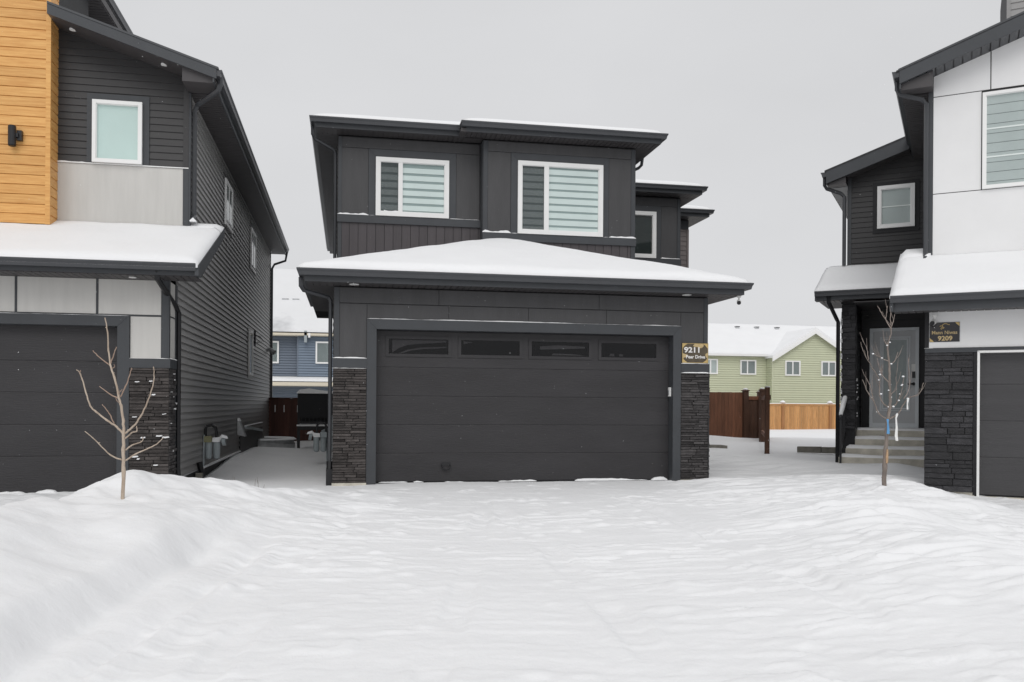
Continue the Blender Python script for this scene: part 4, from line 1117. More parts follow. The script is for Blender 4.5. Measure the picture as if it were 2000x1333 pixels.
# raised roof behind
MB().box(-9.3, -4.75, 16.2, 28, 6.0, 8.30).build('upper_wall', M['lap'], L)
MB().box(-9.6, -4.30, 15.9, 28.4, 8.32, 8.44).build('upper_soffit', M['soffit'], L)
eave(L, [(-4.24, 28.5), (-4.24, 15.8)][::-1], 8.60, .2)
MB().loft([[(-4.3, 15.8, 8.56), (-4.3, 15.8, 8.46), (-7, 15.8, 8.46), (-7, 15.8, 9.4)], [(-4.3, 28.5, 8.56), (-4.3, 28.5, 8.46), (-7, 28.5, 8.46), (-7, 28.5, 9.4)]]).build('roof', M['roof'], L)
y = 16.0
while y < 19.5:
    MB().box(-4.74, -4.32, y, y + .1, 8.30, 8.318).build('soffit_strip', M['soffit'], L, recalc=False)
    y += .112
# garage roof
def lg(Y):
    return 3.125 + .395 * (Y - 12.65)
c = MB()
c.loft([[(-9.3, 12.72, lg(12.72)), (-2.05, 12.72, lg(12.72)), (-2.05, 15.25, lg(15.25)), (-9.3, 15.25, lg(15.25))],
        [(-9.3, 12.72, lg(12.72) - .1), (-2.05, 12.72, lg(12.72) - .1), (-2.05, 15.25, lg(15.25) - .1), (-9.3, 15.25, lg(15.25) - .1)]])
c.build('roof', M['roof'], L)
eave(L, [(-9.4, 12.62), (-2.055, 12.62)], 3.155, .16)
MB().wpoly(side_r(-2.05), [(12.66, 2.99), (12.66, lg(12.66) - .0), (15.25, lg(15.25)), (15.25, lg(15.25) - .15), (12.9, 2.995)], -.02, .03).build('rake_board', M['trim'], L)
soffit(L, -9.3, -2.07, 12.77, 13.27, 2.985, 'x')
snow_sheet(L, -9.3, -2.03, 12.64, 14.85, lambda X, Y: 3.12 + .395 * (Y - 12.65), .105, seed=17, edges=(0, 1, 1, 0), amp=.05, wob=.04)
snow_sheet(L, -2.56, -2.03, 14.80, 15.24, lambda X, Y: 3.12 + .395 * (Y - 12.65), .10, seed=18, edges=(0, 1, 0, 1), amp=.03)
downspout(L, [(-2.58, 12.74, 3.10), (-2.58, 12.78, 2.95), (-2.50, 13.66, 2.66), (-2.475, 13.77, 2.58), (-2.475, 13.77, .25), (-2.45, 13.70, .14)], .04, M['near_black'])
potlight(L, -2.95, 13.0, 2.985)
# small fittings on the side wall
f1 = thing('floodlight', 'small pale floodlight near the rear corner of the lap-sided left house wall', 'floodlight', (-2.5, 29.1, 2.95))
MB().box(-2.51, -2.44, 29.05, 29.15, 2.9, 3.0).build('bracket', M['steel'], f1)
MB().tube([(-2.44, 29.1, 2.98), (-2.30, 29.0, 2.86)], [.05, .09], 8).build('lamp_head', M['steel'], f1)
f2 = thing('vent_hood', 'grey vent pipe with a snowy arm low on the lap-sided left house wall', 'vent', (-2.45, 21.4, .6))
MB().loft([[(-2.50, 21.2, .82), (-2.50, 21.5, .82), (-2.46, 21.5, .82), (-2.46, 21.2, .82)], [(-2.50, 21.2, .50), (-2.50, 21.5, .50), (-2.32, 21.5, .46), (-2.32, 21.2, .46)]]).build('hood', M['galv'], f2)
MB().loft([[(-2.50, 21.2, .825), (-2.50, 21.5, .825), (-2.44, 21.5, .82), (-2.44, 21.2, .82)], [(-2.50, 21.23, .89), (-2.50, 21.47, .89), (-2.47, 21.45, .88), (-2.47, 21.25, .88)]]).build('hood_snow', M['ledge_snow'], f2)
MB().tube([(-2.40, 22.0, .66), (-2.40, 26.2, .46)], .035, 6).build('exhaust_pipe', M['meter'], f2)
MB().box(-2.43, -2.37, 22.0, 26.1, .68, .70).build('pipe_snow', M['ledge_snow'], f2)
bk = thing('cable_bracket', 'thin black cable bracket beside the narrow side window of the left house', 'bracket', (-2.5, 25.2, 3.0))
MB().box(-2.52, -2.47, 24.9, 25.0, 2.82, 3.22).build('plate', M['black_metal'], bk)
MB().tube([(-2.47, 24.95, 3.1), (-2.38, 25.2, 3.08), (-2.34, 25.8, 3.0)], .014, 6).build('arm', M['black_metal'], bk)
MB().tube([(-2.47, 24.95, 2.9), (-2.36, 25.4, 2.95)], .012, 6).build('arm', M['black_metal'], bk)
wl = thing('window_well', 'galvanised window well with a snow rim by the rear of the left house', 'window well', (-1.9, 26.8, 0))
cc = MB()
for k in range(12):
    a0, a1 = -math.pi / 2 + math.pi * k / 12, -math.pi / 2 + math.pi * (k + 1) / 12
    for q in range(5):
        z0, z1 = -.42 + q * .12, -.42 + (q + 1) * .12
        r0 = .95 + (.03 if q % 2 else 0)
        P = lambda a, r, z: (-2.48 + r * math.cos(a), 26.8 + 1.0 * math.sin(a) * r / .95, z)
        cc.add([P(a0, r0, z0), P(a1, r0, z0), P(a1, r0, z1), P(a0, r0, z1)], [(0, 1, 2, 3)])
cc.build('corrugated_ring', M['galv'], wl)
cc = MB()
for k in range(12):
    a0, a1 = -math.pi / 2 + math.pi * k / 12, -math.pi / 2 + math.pi * (k + 1) / 12
    P = lambda a, r, z: (-2.48 + r * math.cos(a), 26.8 + 1.0 * math.sin(a) * r / .95, z)
    cc.loft([[P(a0, .86, .18), P(a0, 1.02, .18), P(a0, .95, .23)], [P(a1, .86, .18), P(a1, 1.02, .18), P(a1, .95, .23)]])
cc.build('rim_snow', M['ledge_snow'], wl)

# wall light on the planks
wlp = thing('wall_lamp', 'black cylindrical up-down lamp on the honey wood planks', 'lamp', (-4.98, 14.47, 5.25))
MB().cyl((-4.985, 14.38, 5.10), (0, 0, 1), .056, .29, 14).build('lamp_body', M['black_metal'], wlp)
MB().cyl((-4.985, 14.38, 5.09), (0, 0, 1), .048, .31, 14).build('lamp_end', M['near_black'], wlp)
MB().box(-4.93, -4.86, 14.40, 14.468, 5.19, 5.34).build('back_plate', M['black_metal'], wlp)
MB().box(-4.96, -4.90, 14.37, 14.44, 5.23, 5.29).build('arm', M['black_metal'], wlp)
# ------------------------------------------------------------------ the house on the right (own axes: a along its front, b back)
R = thing('house', 'white-panelled house with black ledge stone and a recessed grey entry door', 'house', (8.5546, 11.8219, 0), -0.659, world_coords=False)
RG, RU, RD, RP = front(0.0), front(1.5), front(5.66), front(4.60)
def rp(W, a, b, c, d, m, t=.014, name='wall_panel'):
    return piece(name, W, a + .003, b - .003, 0.0, t, c + .003, d - .003, m, R)
c = MB()
c.box(0, .70, 0, 5.66, -.5, 2.72)
c.box(.70, 5.7, 0, 1.5, 2.06, 2.72)
c.box(.70, 5.7, .6, 1.5, -.5, 2.06)
c.box(5.7, 6.6, 0, 14, -.5, 2.72)
c.box(.04, 6.6, 1.5, 14, 2.72, 6.42)
c.loft([[(.04, 1.5, 6.4), (6.6, 1.5, 6.4), (6.6, 1.5, 6.5), (3.3, 1.5, 7.62), (.04, 1.5, 6.52)], [(.04, 14, 6.4), (6.6, 14, 6.4), (6.6, 14, 6.5), (3.3, 14, 7.62), (.04, 14, 6.52)]])
c.box(-1.73, .04, 5.66, 13, -.5, 5.9)
c.loft([[(-1.73, 5.66, 5.88), (.04, 5.66, 5.88), (.04, 5.66, 6.75), (-1.73, 5.66, 6.15)], [(-1.73, 13, 5.88), (.04, 13, 5.88), (.04, 13, 6.75), (-1.73, 13, 6.15)]])
c.build('wall', M['wall'], R)
MB().box(-.012, .66, -.02, 0, -.5, -.004).build('footing', M['concrete'], R)
RD2 = front(.15)
gd = MB().wbox(RD2, .71, 5.6, -.05, 0, -.1, 2.06).build('garage_door', M['door_grey'], R)
jz = [-.045, .512, 1.049, 1.589, 2.05]
for a, b in zip(jz, jz[1:]):
    MB().wprism(RD2, [(0, a), (.0185, a + .002), (.0222, a + .010), (.0222, b - .008), (.0185, b - .001), (0, b - .0005)], .722, 5.6).build('door_section', M['door_grey'], gd)
MB().wbox(RD2, .722, 5.6, 0, .032, -.1, -.047).build('bottom_seal', M['near_black'], gd)
MB().box(.72, 5.6, .02, .6, -.5, -.06).build('threshold', M['concrete'], R)
MB().wpoly(RG, [(.688, -.06), (.722, -.06), (.722, 2.048), (.688, 2.082)], -.15, .026).build('door_frame', M['white_vinyl'], R)
MB().wpoly(RG, [(.690, 2.084), (.724, 2.050), (5.6, 2.050), (5.6, 2.084)], -.15, .026).build('door_frame', M['white_vinyl'], R)
piece('door_casing', RG, .636, .686, 0, .03, -.04, 2.086, M['near_black'], R)
piece('belt_board', RG, -.01, 5.9, 0, .04, 2.088, 2.128, M['trim'], R)
piece('belt_board', RG, -.01, .686, 0, .042, 2.062, 2.0875, M['trim'], R)
ledge(R, RG, -.02, .10, .014, .046, 2.128, .012, 71)
rp(RG, .042, 2.30, 2.130, 2.70, M['white_panel']); rp(RG, 2.306, 5.9, 2.130, 2.70, M['white_panel'])
piece('corner_trim', RG, -.012, .040, 0, .024, 2.130, 2.70, M['near_black'], R)
stones(R, RG, -.012, .634, .0, 2.060, M['stone_black'], hs=(.05, .115), ls=(.16, .42), seed=81, n=(.03, .06), jog=.004)
# recessed entry
stones(R, RP, -1.72, -1.45, .80, 3.30, M['stone_black'], hs=(.05, .11), ls=(.12, .27), seed=82, n=(.02, .05), jog=.012)
MB().box(-1.72, -1.45, 4.60, 5.0, .3, 3.35).build('porch_post', M['near_black'], R)
lap(R, side_r(-1.45), 5.0, 5.66, .80, 3.35, M['near_black'], .15)
lap(R, RD, -1.45, .0, .80, 3.40, M['lap'], .15)
MB().box(-.001, .02, .3, 5.6, -.3, 2.7).build('side_trim', M['near_black'], R)
stones(R, side_r(-1.45), 4.62, 5.0, .82, 3.30, M['stone_black'], hs=(.05, .11), ls=(.12, .3), seed=83, n=(.004, .02))
sn = MB()
rnd = random.Random(9)
for k in range(9):
    z = rnd.uniform(.95, 1.9); a = rnd.uniform(4.62, 4.85); w = rnd.uniform(.07, .15)
    W = side_r(-1.45)
    sn.wpoly(W, [(a, z), (a + w, z), (a + w * .9, z + .025), (a + w * .3, z + .03)], .0, .035)
for k in range(22):
    z = rnd.uniform(.9, 3.2); sn.wpoly(RP, [(-1.735, z), (-1.70, z), (-1.705, z + .07), (-1.732, z + .08)], .0, .052)
sn.build('stone_snow', M['ledge_snow'], R, kind='stuff')
# door
dr = MB().wbox(RD, -1.195, -.375, .022, .07, .862, 2.852).build('entry_door', M['door_slab'], R)
MB().ring(RD, -1.262, -.308, .842, 2.918, .066, .02, .10).build('door_frame', M['door_frame'], dr)
MB().ring(RD, -1.06, -.47, 1.16, 2.735, .03, .07, .084).ring(RD, -1.018, -.512, 1.202, 2.693, .030, .07, .092).build('glass_moulding', M['door_frame'], dr)
piece('door_glass', RD, -.99, -.54, .072, .076, 1.23, 2.665, M['frost_glass'], dr)
piece('keypad_lock', RD, -.435, -.375, .07, .11, 1.86, 1.99, M['black_metal'], dr)
MB().tube([RD.p(-.405, .07, 1.735), RD.p(-.405, .12, 1.735), RD.p(-.43, .13, 1.735), RD.p(-.52, .13, 1.73)], .016, 8).build('door_handle', M['black_metal'], dr)
MB().cyl(RD.p(-.405, .068, 1.735), (0, -1, 0), .034, .02, 14).build('handle_rose', M['black_metal'], dr)
MB().wbox(RD, -.45, -.37, .069, .073, 2.0, 2.15).build('notice', M['ribbon_white'], dr)
MB().wbox(RD, -1.26, -.31, .0, .12, .80, .842).build('door_sill', M['door_frame'], dr)
piece('side_casing', RD, -1.42, -1.268, .021, .04, .8, 3.1, M['near_black'], R)
piece('side_casing', RD, -.30, -.02, .021, .04, .8, 3.1, M['near_black'], R)
piece('head_casing', RD, -1.42, -.02, .022, .045, 2.925, 3.1, M['near_black'], R)
MB().box(-1.45, .0, 4.2, 5.66, 3.34, 3.36).build('porch_ceiling', M['soffit'], R)
# concrete stair (its own thing)
ST = thing('entry_stairs', 'concrete entry steps dusted with snow below the grey door', 'stairs', (8.5546, 11.8219, 0), -0.659, world_coords=False)
tops = [.765, .588, .405, .237]
for k, t in enumerate(tops):
    f = 4.90 - .28 * k
    a0 = -1.60 if k < 3 else -1.70
    MB().box(a0, -.035, f, 5.62 if k == 0 else f + .30, -.4, t).build('step', M['concrete'], ST)
    X0 = a0 + .01
    snow_sheet(ST, X0, -.04, f + .015, (5.58 if k == 0 else f + .278), lambda X, Y, t=t: t + X * 0, (.06 if k else .045), step=.05, seed=90 + k, soft=.04, amp=.04, wob=.04, name='step_snow')
HR = thing('handrail', 'black handrail topped with snow beside the concrete entry steps', 'handrail', (8.5546, 11.8219, 0), -0.659, world_coords=False)
MB().box(-1.67, -1.63, 3.92, 3.96, -.2, 1.03).build('post', M['black_metal'], HR)
MB().box(-1.65, -1.61, 5.02, 5.06, .7, 1.66).build('post', M['black_metal'], HR)
MB().tube([(-1.65, 3.86, 1.02), (-1.63, 5.08, 1.66)], .035, 4).build('top_rail', M['black_metal'], HR)
MB().tube([(-1.65, 3.9, .36), (-1.63, 5.06, .92)], .02, 4).build('bottom_rail', M['black_metal'], HR)
for k in range(9):
    t = (k + .5) / 9
    y = 3.94 + 1.1 * t
    MB().box(-1.648, -1.632, y - .008, y + .008, .36 + .56 * t, 1.04 + .6 * t).build('baluster', M['black_metal'], HR, recalc=False)
MB().tube([(-1.65, 3.93, 1.09), (-1.65, 4.3, 1.285), (-1.64, 4.7, 1.50), (-1.63, 5.06, 1.685)], [.036, .052, .050, .036], 8).build('rail_snow', M['ledge_snow'], HR, smooth=True)
# upper front
for a, b, z0, z1 in ((.042, .748, 4.772, 6.366), (.042, 2.70, 3.3, 4.764)):
    rp(RU, a, b, z0, z1, M['white_panel'])
def rroof(a):
    return 6.777 + .336 * (a + .444)
MB().wpoly(RU, [(.045, 6.378), (.868, 6.378), (.868, 6.985), (.045, 6.71)], 0, .014).build('wall_panel', M['white_panel'], R)
MB().wpoly(RU, [(.884, 6.378), (2.70, 6.378), (2.70, 7.6), (.884, 6.99)], 0, .014).build('wall_panel', M['white_panel'], R)
rp(RU, 2.71, 5.9, 3.3, 7.6, M['white_panel']); rp(RU, 2.352, 2.70, 4.772, 6.366, M['white_panel'])
window(R, RU, .760, 2.35, 4.772, 6.325, .05, period=.155, dark=.010, mlight=M['blind_grey'], mdark=M['blind_grey_dark'], n1=.06, phase=.0, bars=(5.74, 5.285), mull=1.62, mw=.06)
piece('corner_trim', RU, -.03, .040, 0, .03, 3.5, 6.7, M['trim'], R)
rake(R, front(1.10), -.45, 3.3, rroof, 0, .035, .235, M['trim'])
MB().wpoly(front(1.13), [(-.47, rroof(-.47) + .012), (3.3, rroof(3.3) + .012), (3.3, rroof(3.3) - .02), (-.47, rroof(-.47) - .02)], 0, .075).build('drip_edge', M['metal'], R)
u = -.44
while u < 2.6:
    a, b = u + .008, u + .122
    MB().loft([[(a, 1.10, rroof(a) - .235), (a, 1.5, rroof(a) - .235), (a, 1.5, rroof(a) - .225), (a, 1.10, rroof(a) - .225)],
               [(b, 1.10, rroof(b) - .235), (b, 1.5, rroof(b) - .235), (b, 1.5, rroof(b) - .225), (b, 1.10, rroof(b) - .225)]]).build('soffit_panel', M['metal'], R)
    u += .13
MB().loft([[(-.50, 1.06, rroof(-.50)), (3.3, 1.06, rroof(3.3)), (3.3, 1.06, rroof(3.3) - .03), (-.50, 1.06, rroof(-.5) - .03)],
           [(-.50, 14, rroof(-.50)), (3.3, 14, rroof(3.3)), (3.3, 14, rroof(3.3) - .03), (-.50, 14, rroof(-.5) - .03)]]).build('roof', M['roof'], R)
MB().loft([[(-.40, 1.11, rroof(-.4) - .21), (3.3, 1.11, rroof(3.3) - .21), (3.3, 1.11, rroof(3.3) - .2), (-.40, 1.11, rroof(-.4) - .2)],
           [(-.40, 1.5, rroof(-.4) - .21), (3.3, 1.5, rroof(3.3) - .21), (3.3, 1.5, rroof(3.3) - .2), (-.40, 1.5, rroof(-.4) - .2)]]).build('soffit_backing', M['soffit'], R)
snow_sheet(R, -.49, 3.3, 1.15, 13.9, lambda X, Y: 6.777 + .336 * (X + .444), .035, step=.14, seed=95, amp=.02)
eave(R, [(-.565, 14.0), (-.565, 1.08)], 6.755, .30)
soffit(R, -.43, .04, 1.52, 14, 6.452, 'y', .11)
MB().wpoly(front(1.14), [(-.43, 6.45), (.04, 6.45), (.04, rroof(.04) - .24), (-.43, rroof(-.43) - .24)], -.3, 0).build('eave_return', M['soffit'], R)
downspout(R, [(-.50, 1.3, 6.66), (-.50, 1.3, 6.52), (-.46, 1.34, 6.45), (-.12, 1.42, 6.34), (-.06, 1.44, 6.26), (-.06, 1.44, 3.75), (-.08, 1.3, 3.66)], .04)
ledge(R, RU, -.09, .02, .0, .12, 3.72, .06, 72)
# chimney-like raised piece behind the ridge
MB().box(1.15, 3.6, 3.0, 6.0, 6.8, 9.4).build('upper_wall', M['wall'], R)
lap(R, front(3.0), 1.21, 3.6, 7.5, 9.3, M['lap_side'], .115)
piece('corner_trim', front(3.0), 1.15, 1.21, 0, .03, 7.4, 9.4, M['lap_side'], R)
# garage roof
def rg(b):
    return 2.86 + .395 * (b + .55)
MB().loft([[(-.45, -.48, rg(-.48)), (6.7, -.48, rg(-.48)), (6.7, 2.0, rg(2.0)), (-.45, 2.0, rg(2.0))],
           [(-.45, -.48, rg(-.48) - .1), (6.7, -.48, rg(-.48) - .1), (6.7, 2.0, rg(2.0) - .1), (-.45, 2.0, rg(2.0) - .1)]]).build('roof', M['roof'], R)
MB().wpoly(side_l(-.44), [(-.5, 2.66), (-.5, rg(-.5)), (2.0, rg(2.0)), (2.0, rg(2.0) - .17), (-.36, 2.66)], -.02, .03).build('rake_board', M['trim'], R)
eave(R, [(-.462, -.565), (6.8, -.565)], 2.882, .225)
soffit(R, -.43, 6.6, -.43, .0, 2.668, 'x')
snow_sheet(R, -.47, 6.7, -.55, 1.5, lambda X, Y: 2.86 + .395 * (Y + .55), .10, seed=97, edges=(1, 0, 1, 0), amp=.04, wob=.03)
snow_sheet(R, -.47, .02, 1.45, 2.0, lambda X, Y: 2.86 + .395 * (Y + .55), .13, seed=98, edges=(1, 0, 0, 1), amp=.04, soft=.12)
# porch: its roof, its upper room and window
def rpz(b):
    return 3.56 + .41 * (b - 4.05)
eave(R, [(-2.185, 4.05), (-.40, 4.05)], 3.585, .18)
MB().loft([[(-2.17, 4.12, rpz(4.12)), (.04, 4.12, rpz(4.12)), (.04, 5.66, rpz(5.66)), (-2.17, 5.66, rpz(5.66))],
           [(-2.17, 4.12, rpz(4.12) - .1), (.04, 4.12, rpz(4.12) - .1), (.04, 5.66, rpz(5.66) - .1), (-2.17, 5.66, rpz(5.66) - .1)]]).build('roof', M['roof'], R)
MB().wpoly(side_l(-2.16), [(4.15, 3.40), (4.15, rpz(4.15)), (5.9, rpz(5.9)), (5.9, rpz(5.9) - .15), (4.4, 3.40)], -.02, .03).build('rake_board', M['trim'], R)
soffit(R, -2.14, .0, 4.20, 4.6, 3.398, 'x'); soffit(R, -2.14, -1.73, 4.61, 5.8, 3.40, 'y')
MB().box(-1.73, .04, 4.6, 5.66, 3.36, 3.5).build('porch_beam', M['near_black'], R)
snow_sheet(R, -2.19, .04, 4.07, 5.66, lambda X, Y: 3.555 + .41 * (Y - 4.05), .10, seed=99, edges=(1, 0, 1, 0), amp=.04, wob=.03)
downspout(R, [(-1.92, 4.14, 3.5), (-1.92, 4.16, 3.36), (-1.80, 4.4, 3.05), (-1.775, 4.5, 2.98), (-1.775, 4.5, -.1)], .042, M['near_black'])
def rpr(a):
    return 6.31 + .333 * (a + 2.12)
lap(R, RD, -1.655, .03, 4.12, 6.9, M['lap'], .1095, cut=lambda z: ((z + .16 - 6.31) / .333 - 2.12, 9))
piece('corner_trim', RD, -1.735, -1.655, 0, .03, 3.9, 6.25, M['trim'], R)
MB().ring(RD, -1.224, -.316, 4.955, 6.035, .105, .002, .034).build('window_trim', M['near_black'], R)
window(R, RD, -1.134, -.406, 5.045, 5.945, .075, blind='plain', mlight=M['blind_grey'], n1=.085, bars=(5.50,), b0=.022)
rake(R, front(5.26), -2.125, -.50, rpr, 0, .035, .275, M['trim'])
MB().loft([[(-2.16, 5.22, rpr(-2.16) + .02), (-.45, 5.22, rpr(-.45) + .02), (-.45, 5.22, rpr(-.45) - .02), (-2.16, 5.22, rpr(-2.16) - .02)],
           [(-2.16, 13, rpr(-2.16) + .02), (-.45, 13, rpr(-.45) + .02), (-.45, 13, rpr(-.45) - .02), (-2.16, 13, rpr(-2.16) - .02)]]).build('roof', M['roof'], R)
MB().loft([[(-2.1, 5.27, rpr(-2.1) - .26), (-.5, 5.27, rpr(-.5) - .26), (-.5, 5.27, rpr(-.5) - .25), (-2.1, 5.27, rpr(-2.1) - .25)],
           [(-2.1, 5.66, rpr(-2.1) - .26), (-.5, 5.66, rpr(-.5) - .26), (-.5, 5.66, rpr(-.5) - .25), (-2.1, 5.66, rpr(-2.1) - .25)]]).build('soffit', M['soffit'], R)
eave(R, [(-2.24, 13.0), (-2.24, 5.24)], 6.285, .26)
soffit(R, -2.11, -1.735, 5.68, 9.0, 6.022, 'y', .09, M['steel'])
MB().wpoly(front(5.30), [(-2.11, 6.02), (-1.735, 6.02), (-1.735, rpr(-1.735) - .27), (-2.11, rpr(-2.11) - .2)], -.3, 0).build('eave_return', M['soffit'], R)
downspout(R, [(-2.18, 5.42, 6.2), (-2.18, 5.42, 6.04), (-2.14, 5.44, 5.97), (-1.86, 5.54, 5.86), (-1.79, 5.55, 5.78), (-1.79, 5.56, 4.3)], .042)
ledge(R, RD, -1.84, -1.74, .0, .14, 4.22, .08, 73)
ledge(R, RU, -.02, .03, .03, .034, 3.5, .01, 74)

# ------------------------------------------------------------------ far houses
G = thing('house', 'sage green gabled house with snowy roof beyond the honey cedar fence', 'house', (31.8, 62.0, -.4))
WG, WGL, WGS = front(62.0), front(62.9), side_l(31.82)
MB().box(31.84, 38.6, 62.02, 72, -1, 5.05).loft([[(31.84, 62.02, 5.0), (38.6, 62.02, 5.0), (35.2, 62.02, 7.0)], [(31.84, 70, 5.0), (38.6, 70, 5.0), (35.2, 70, 7.0)]]).box(22, 31.84, 62.92, 72, -1, 5.1).build('wall', M['green'], G)
lap_joined(G, WG, 31.86, 38.55, -.5, 7.0, M['green'], .175, cut=lambda z: (31.82 + max(0, z - 5.0) * 1.62, 38.6 - max(0, z - 5.0) * 1.62))
lap_joined(G, WGL, 22, 31.80, -.5, 5.05, M['green'], .175)
lap_joined(G, WGS, 62.0, 62.9, -.5, 5.05, M['green'], .175)
MB().box(31.79, 31.87, 61.95, 62.02, -.5, 5.1).build('corner_trim', M['green'], G)
for W, a, b, z0, z1, s in ((WG, 32.84, 34.09, 3.60, 4.75, .5), (WG, 35.84, 37.09, 3.60, 4.75, .5), (WGL, 29.60, 30.9, 3.67, 4.80, .45), (WGL, 26.6, 27.76, 3.68, 4.83, .5)):
    window(G, W, a, b, z0, z1, .09, mull=a + (b - a) * s - .05, mw=.09, blind='plain', mlight=M['blind_grey_dark'] if a > 29 else M['blind_grey'], n1=.14, b0=.075)
def gg(x):
    return 7.10 - .62 * abs(x - 35.2)
for s in (-1, 1):
    e = 35.2 + s * 3.55
    MB().wpoly(front(61.65), [(35.2, gg(35.2) + .02), (e, gg(e) + .02), (e, gg(e) - .26), (35.2, gg(35.2) - .26)], 0, .06).build('rake_board', M['cream'] if False else M['white_vinyl'], G)
    MB().loft([[(35.2, 61.60, gg(35.2) + .22), (e, 61.60, gg(e) + .22), (e, 61.60, gg(e) + .02), (35.2, 61.6, gg(35.2) + .02)],
               [(35.2, 70, gg(35.2) + .22), (e, 70, gg(e) + .22), (e, 70, gg(e) + .02), (35.2, 70, gg(35.2) + .02)]]).build('roof_snow', M['snow'], G)
MB().wbox(front(62.45), 21.5, 31.75, 0, .08, 5.08, 5.26).build('fascia', M['white_vinyl'], G)
MB().box(21.5, 31.8, 62.45, 62.9, 5.07, 5.09).build('soffit', M['white_vinyl'], G)
snow_sheet(G, 21.2, 42, 62.36, 68.0, lambda X, Y: 5.22 + .50 * (Y - 62.36), .16, step=.35, soft=.4, seed=111, amp=.12)
rnd = random.Random(2)
for x, y in ((28.6, 67.3), (31.2, 66.9), (32.9, 66.9), (34.7, 66.9)):
    z = 5.22 + .5 * (y - 62.36) + .12
    MB().box(x - .16, x + .16, y - .15, y + .15, z - .1, z + .10).build('roof_vent', M['galv'], G)
    MB().box(x - .13, x + .2, y - .17, y + .17, z + .10, z + .15).build('vent_cap', M['black_metal'], G)

B = thing('house', 'slate blue house with cream eaves seen through the gap between two dark houses', 'house', (-2.8, 52, -.4))
WB, WB2 = front(52.0), front(51.7)
MB().box(-9, 3, 52.02, 60, -1, 5.15).box(-2.78, 3, 51.72, 52.02, 2.4, 5.15).build('wall', M['blue'], B)
lap_joined(B, WB, -9, -2.80, 2.5, 5.12, M['blue'], .15); lap_joined(B, WB2, -2.76, 3, 2.5, 5.12, M['blue_light'], .15); lap_joined(B, WB, -9, 3, -.6, 2.25, M['blue'], .15)
MB().box(-2.83, -2.75, 51.66, 51.72, 2.5, 5.12).build('corner_trim', M['blue'], B)
for a, b, W in ((-1.79, -.90, WB2), (-4.75, -3.86, WB)):
    window(B, W, a, b, 3.53, 4.80, .08, blind='plain', mlight=M['blind_grey_dark'], n1=.14, b0=.075)
MB().wbox(front(51.35), -9.5, 3.5, 0, .1, 5.12, 5.30).build('fascia', M['cream'], B)
MB().box(-9.5, 3.5, 51.35, 52, 5.10, 5.118).build('soffit', M['cream'], B)
MB().wbox(front(50.95), -9.5, 3.5, 0, .1, 2.24, 2.48).build('fascia', M['cream'], B)
MB().box(-9.5, 3.5, 50.95, 52, 2.22, 2.238).build('soffit', M['cream'], B)
snow_sheet(B, -9.5, 3.5, 51.25, 59.5, lambda X, Y: 5.26 + .58 * (Y - 51.25), .16, step=.3, soft=.4, seed=113, amp=.14).data.materials[0] = M['patchy_roof']
snow_sheet(B, -9.5, 3.5, 50.85, 52.0, lambda X, Y: 2.46 + .22 * (Y - 50.85), .12, step=.2, soft=.3, seed=114, amp=.06)
for x in (-3.72, -3.10):
    z = 5.26 + .58 * 3.7 + .1
    MB().box(x - .2, x + .2, 54.9, 55.2, z, z + .11).build('roof_vent', M['galv'], B)
MB().box(-2.42, -2.27, 51.25, 51.55, 4.72, 5.38).build('wall_box', M['meter'], B)
MB().box(-2.2, -2.08, 51.24, 51.5, 5.0, 5.25).build('wall_box', M['white_vinyl'], B)

# ------------------------------------------------------------------ fences
def pickets(parent, p0, p1, z0f, z1, w, m, gap=.008, t=.02, maxn=140):
    p0, p1 = Vector(p0), Vector(p1)
    L_ = (p1 - p0).length
    d = (p1 - p0) / L_
    W = Wall((p0.x, p0.y), (d.x, d.y), (d.y, -d.x))
    n = min(maxn, int(L_ / w))
    r = random.Random(int(L_ * 100))
    for i in range(n):
        a = i * L_ / n
        zz = z1 + r.uniform(-.006, .006)
        MB().wbox(W, a + gap / 2, a + L_ / n - gap / 2, r.uniform(0, .004), t + r.uniform(0, .006), z0f, zz).build('picket', m, parent, recalc=False)
    return W
F1 = thing('fence', 'dark red-brown board fence closing the gap left of the charcoal house', 'fence', (-1.4, 29.7, 0))
W = pickets(F1, (-2.6, 29.7), (-.22, 29.7), -.3, 1.40, .143, M['fence_dark'], gap=-.004)
MB().wbox(W, 0, 2.38, -.05, .0, 1.1, 1.2).build('rail', M['fence_dark'], F1); MB().wbox(W, 0, 2.38, -.05, .0, .1, .2).build('rail', M['fence_dark'], F1)
MB().wbox(W, 0, 2.38, -.06, .04, 1.403, 1.43).build('cap_board', M['fence_dark'], F1)
sn = MB()
for k in (2, 4, 7, 9):
    sn.wbox(W, .143 * k - .012, .143 * k + .012, .02, .035, .95, 1.18)
sn.build('board_snow', M['ledge_snow'], F1, kind='stuff')
F2 = thing('fence', 'brown stained board fence with capped posts behind the charcoal house, right of its garage', 'fence', (14.5, 30.5, 0))
W = pickets(F2, (9.7, 30.5), (14.46, 30.5), -.25, 1.76, .14, M['fence_brown'])
MB().wbox(W, 0, 4.76, -.05, 0, 1.45, 1.54).build('rail', M['fence_brown'], F2); MB().wbox(W, 0, 4.76, -.05, 0, .2, .29).build('rail', M['fence_brown'], F2)
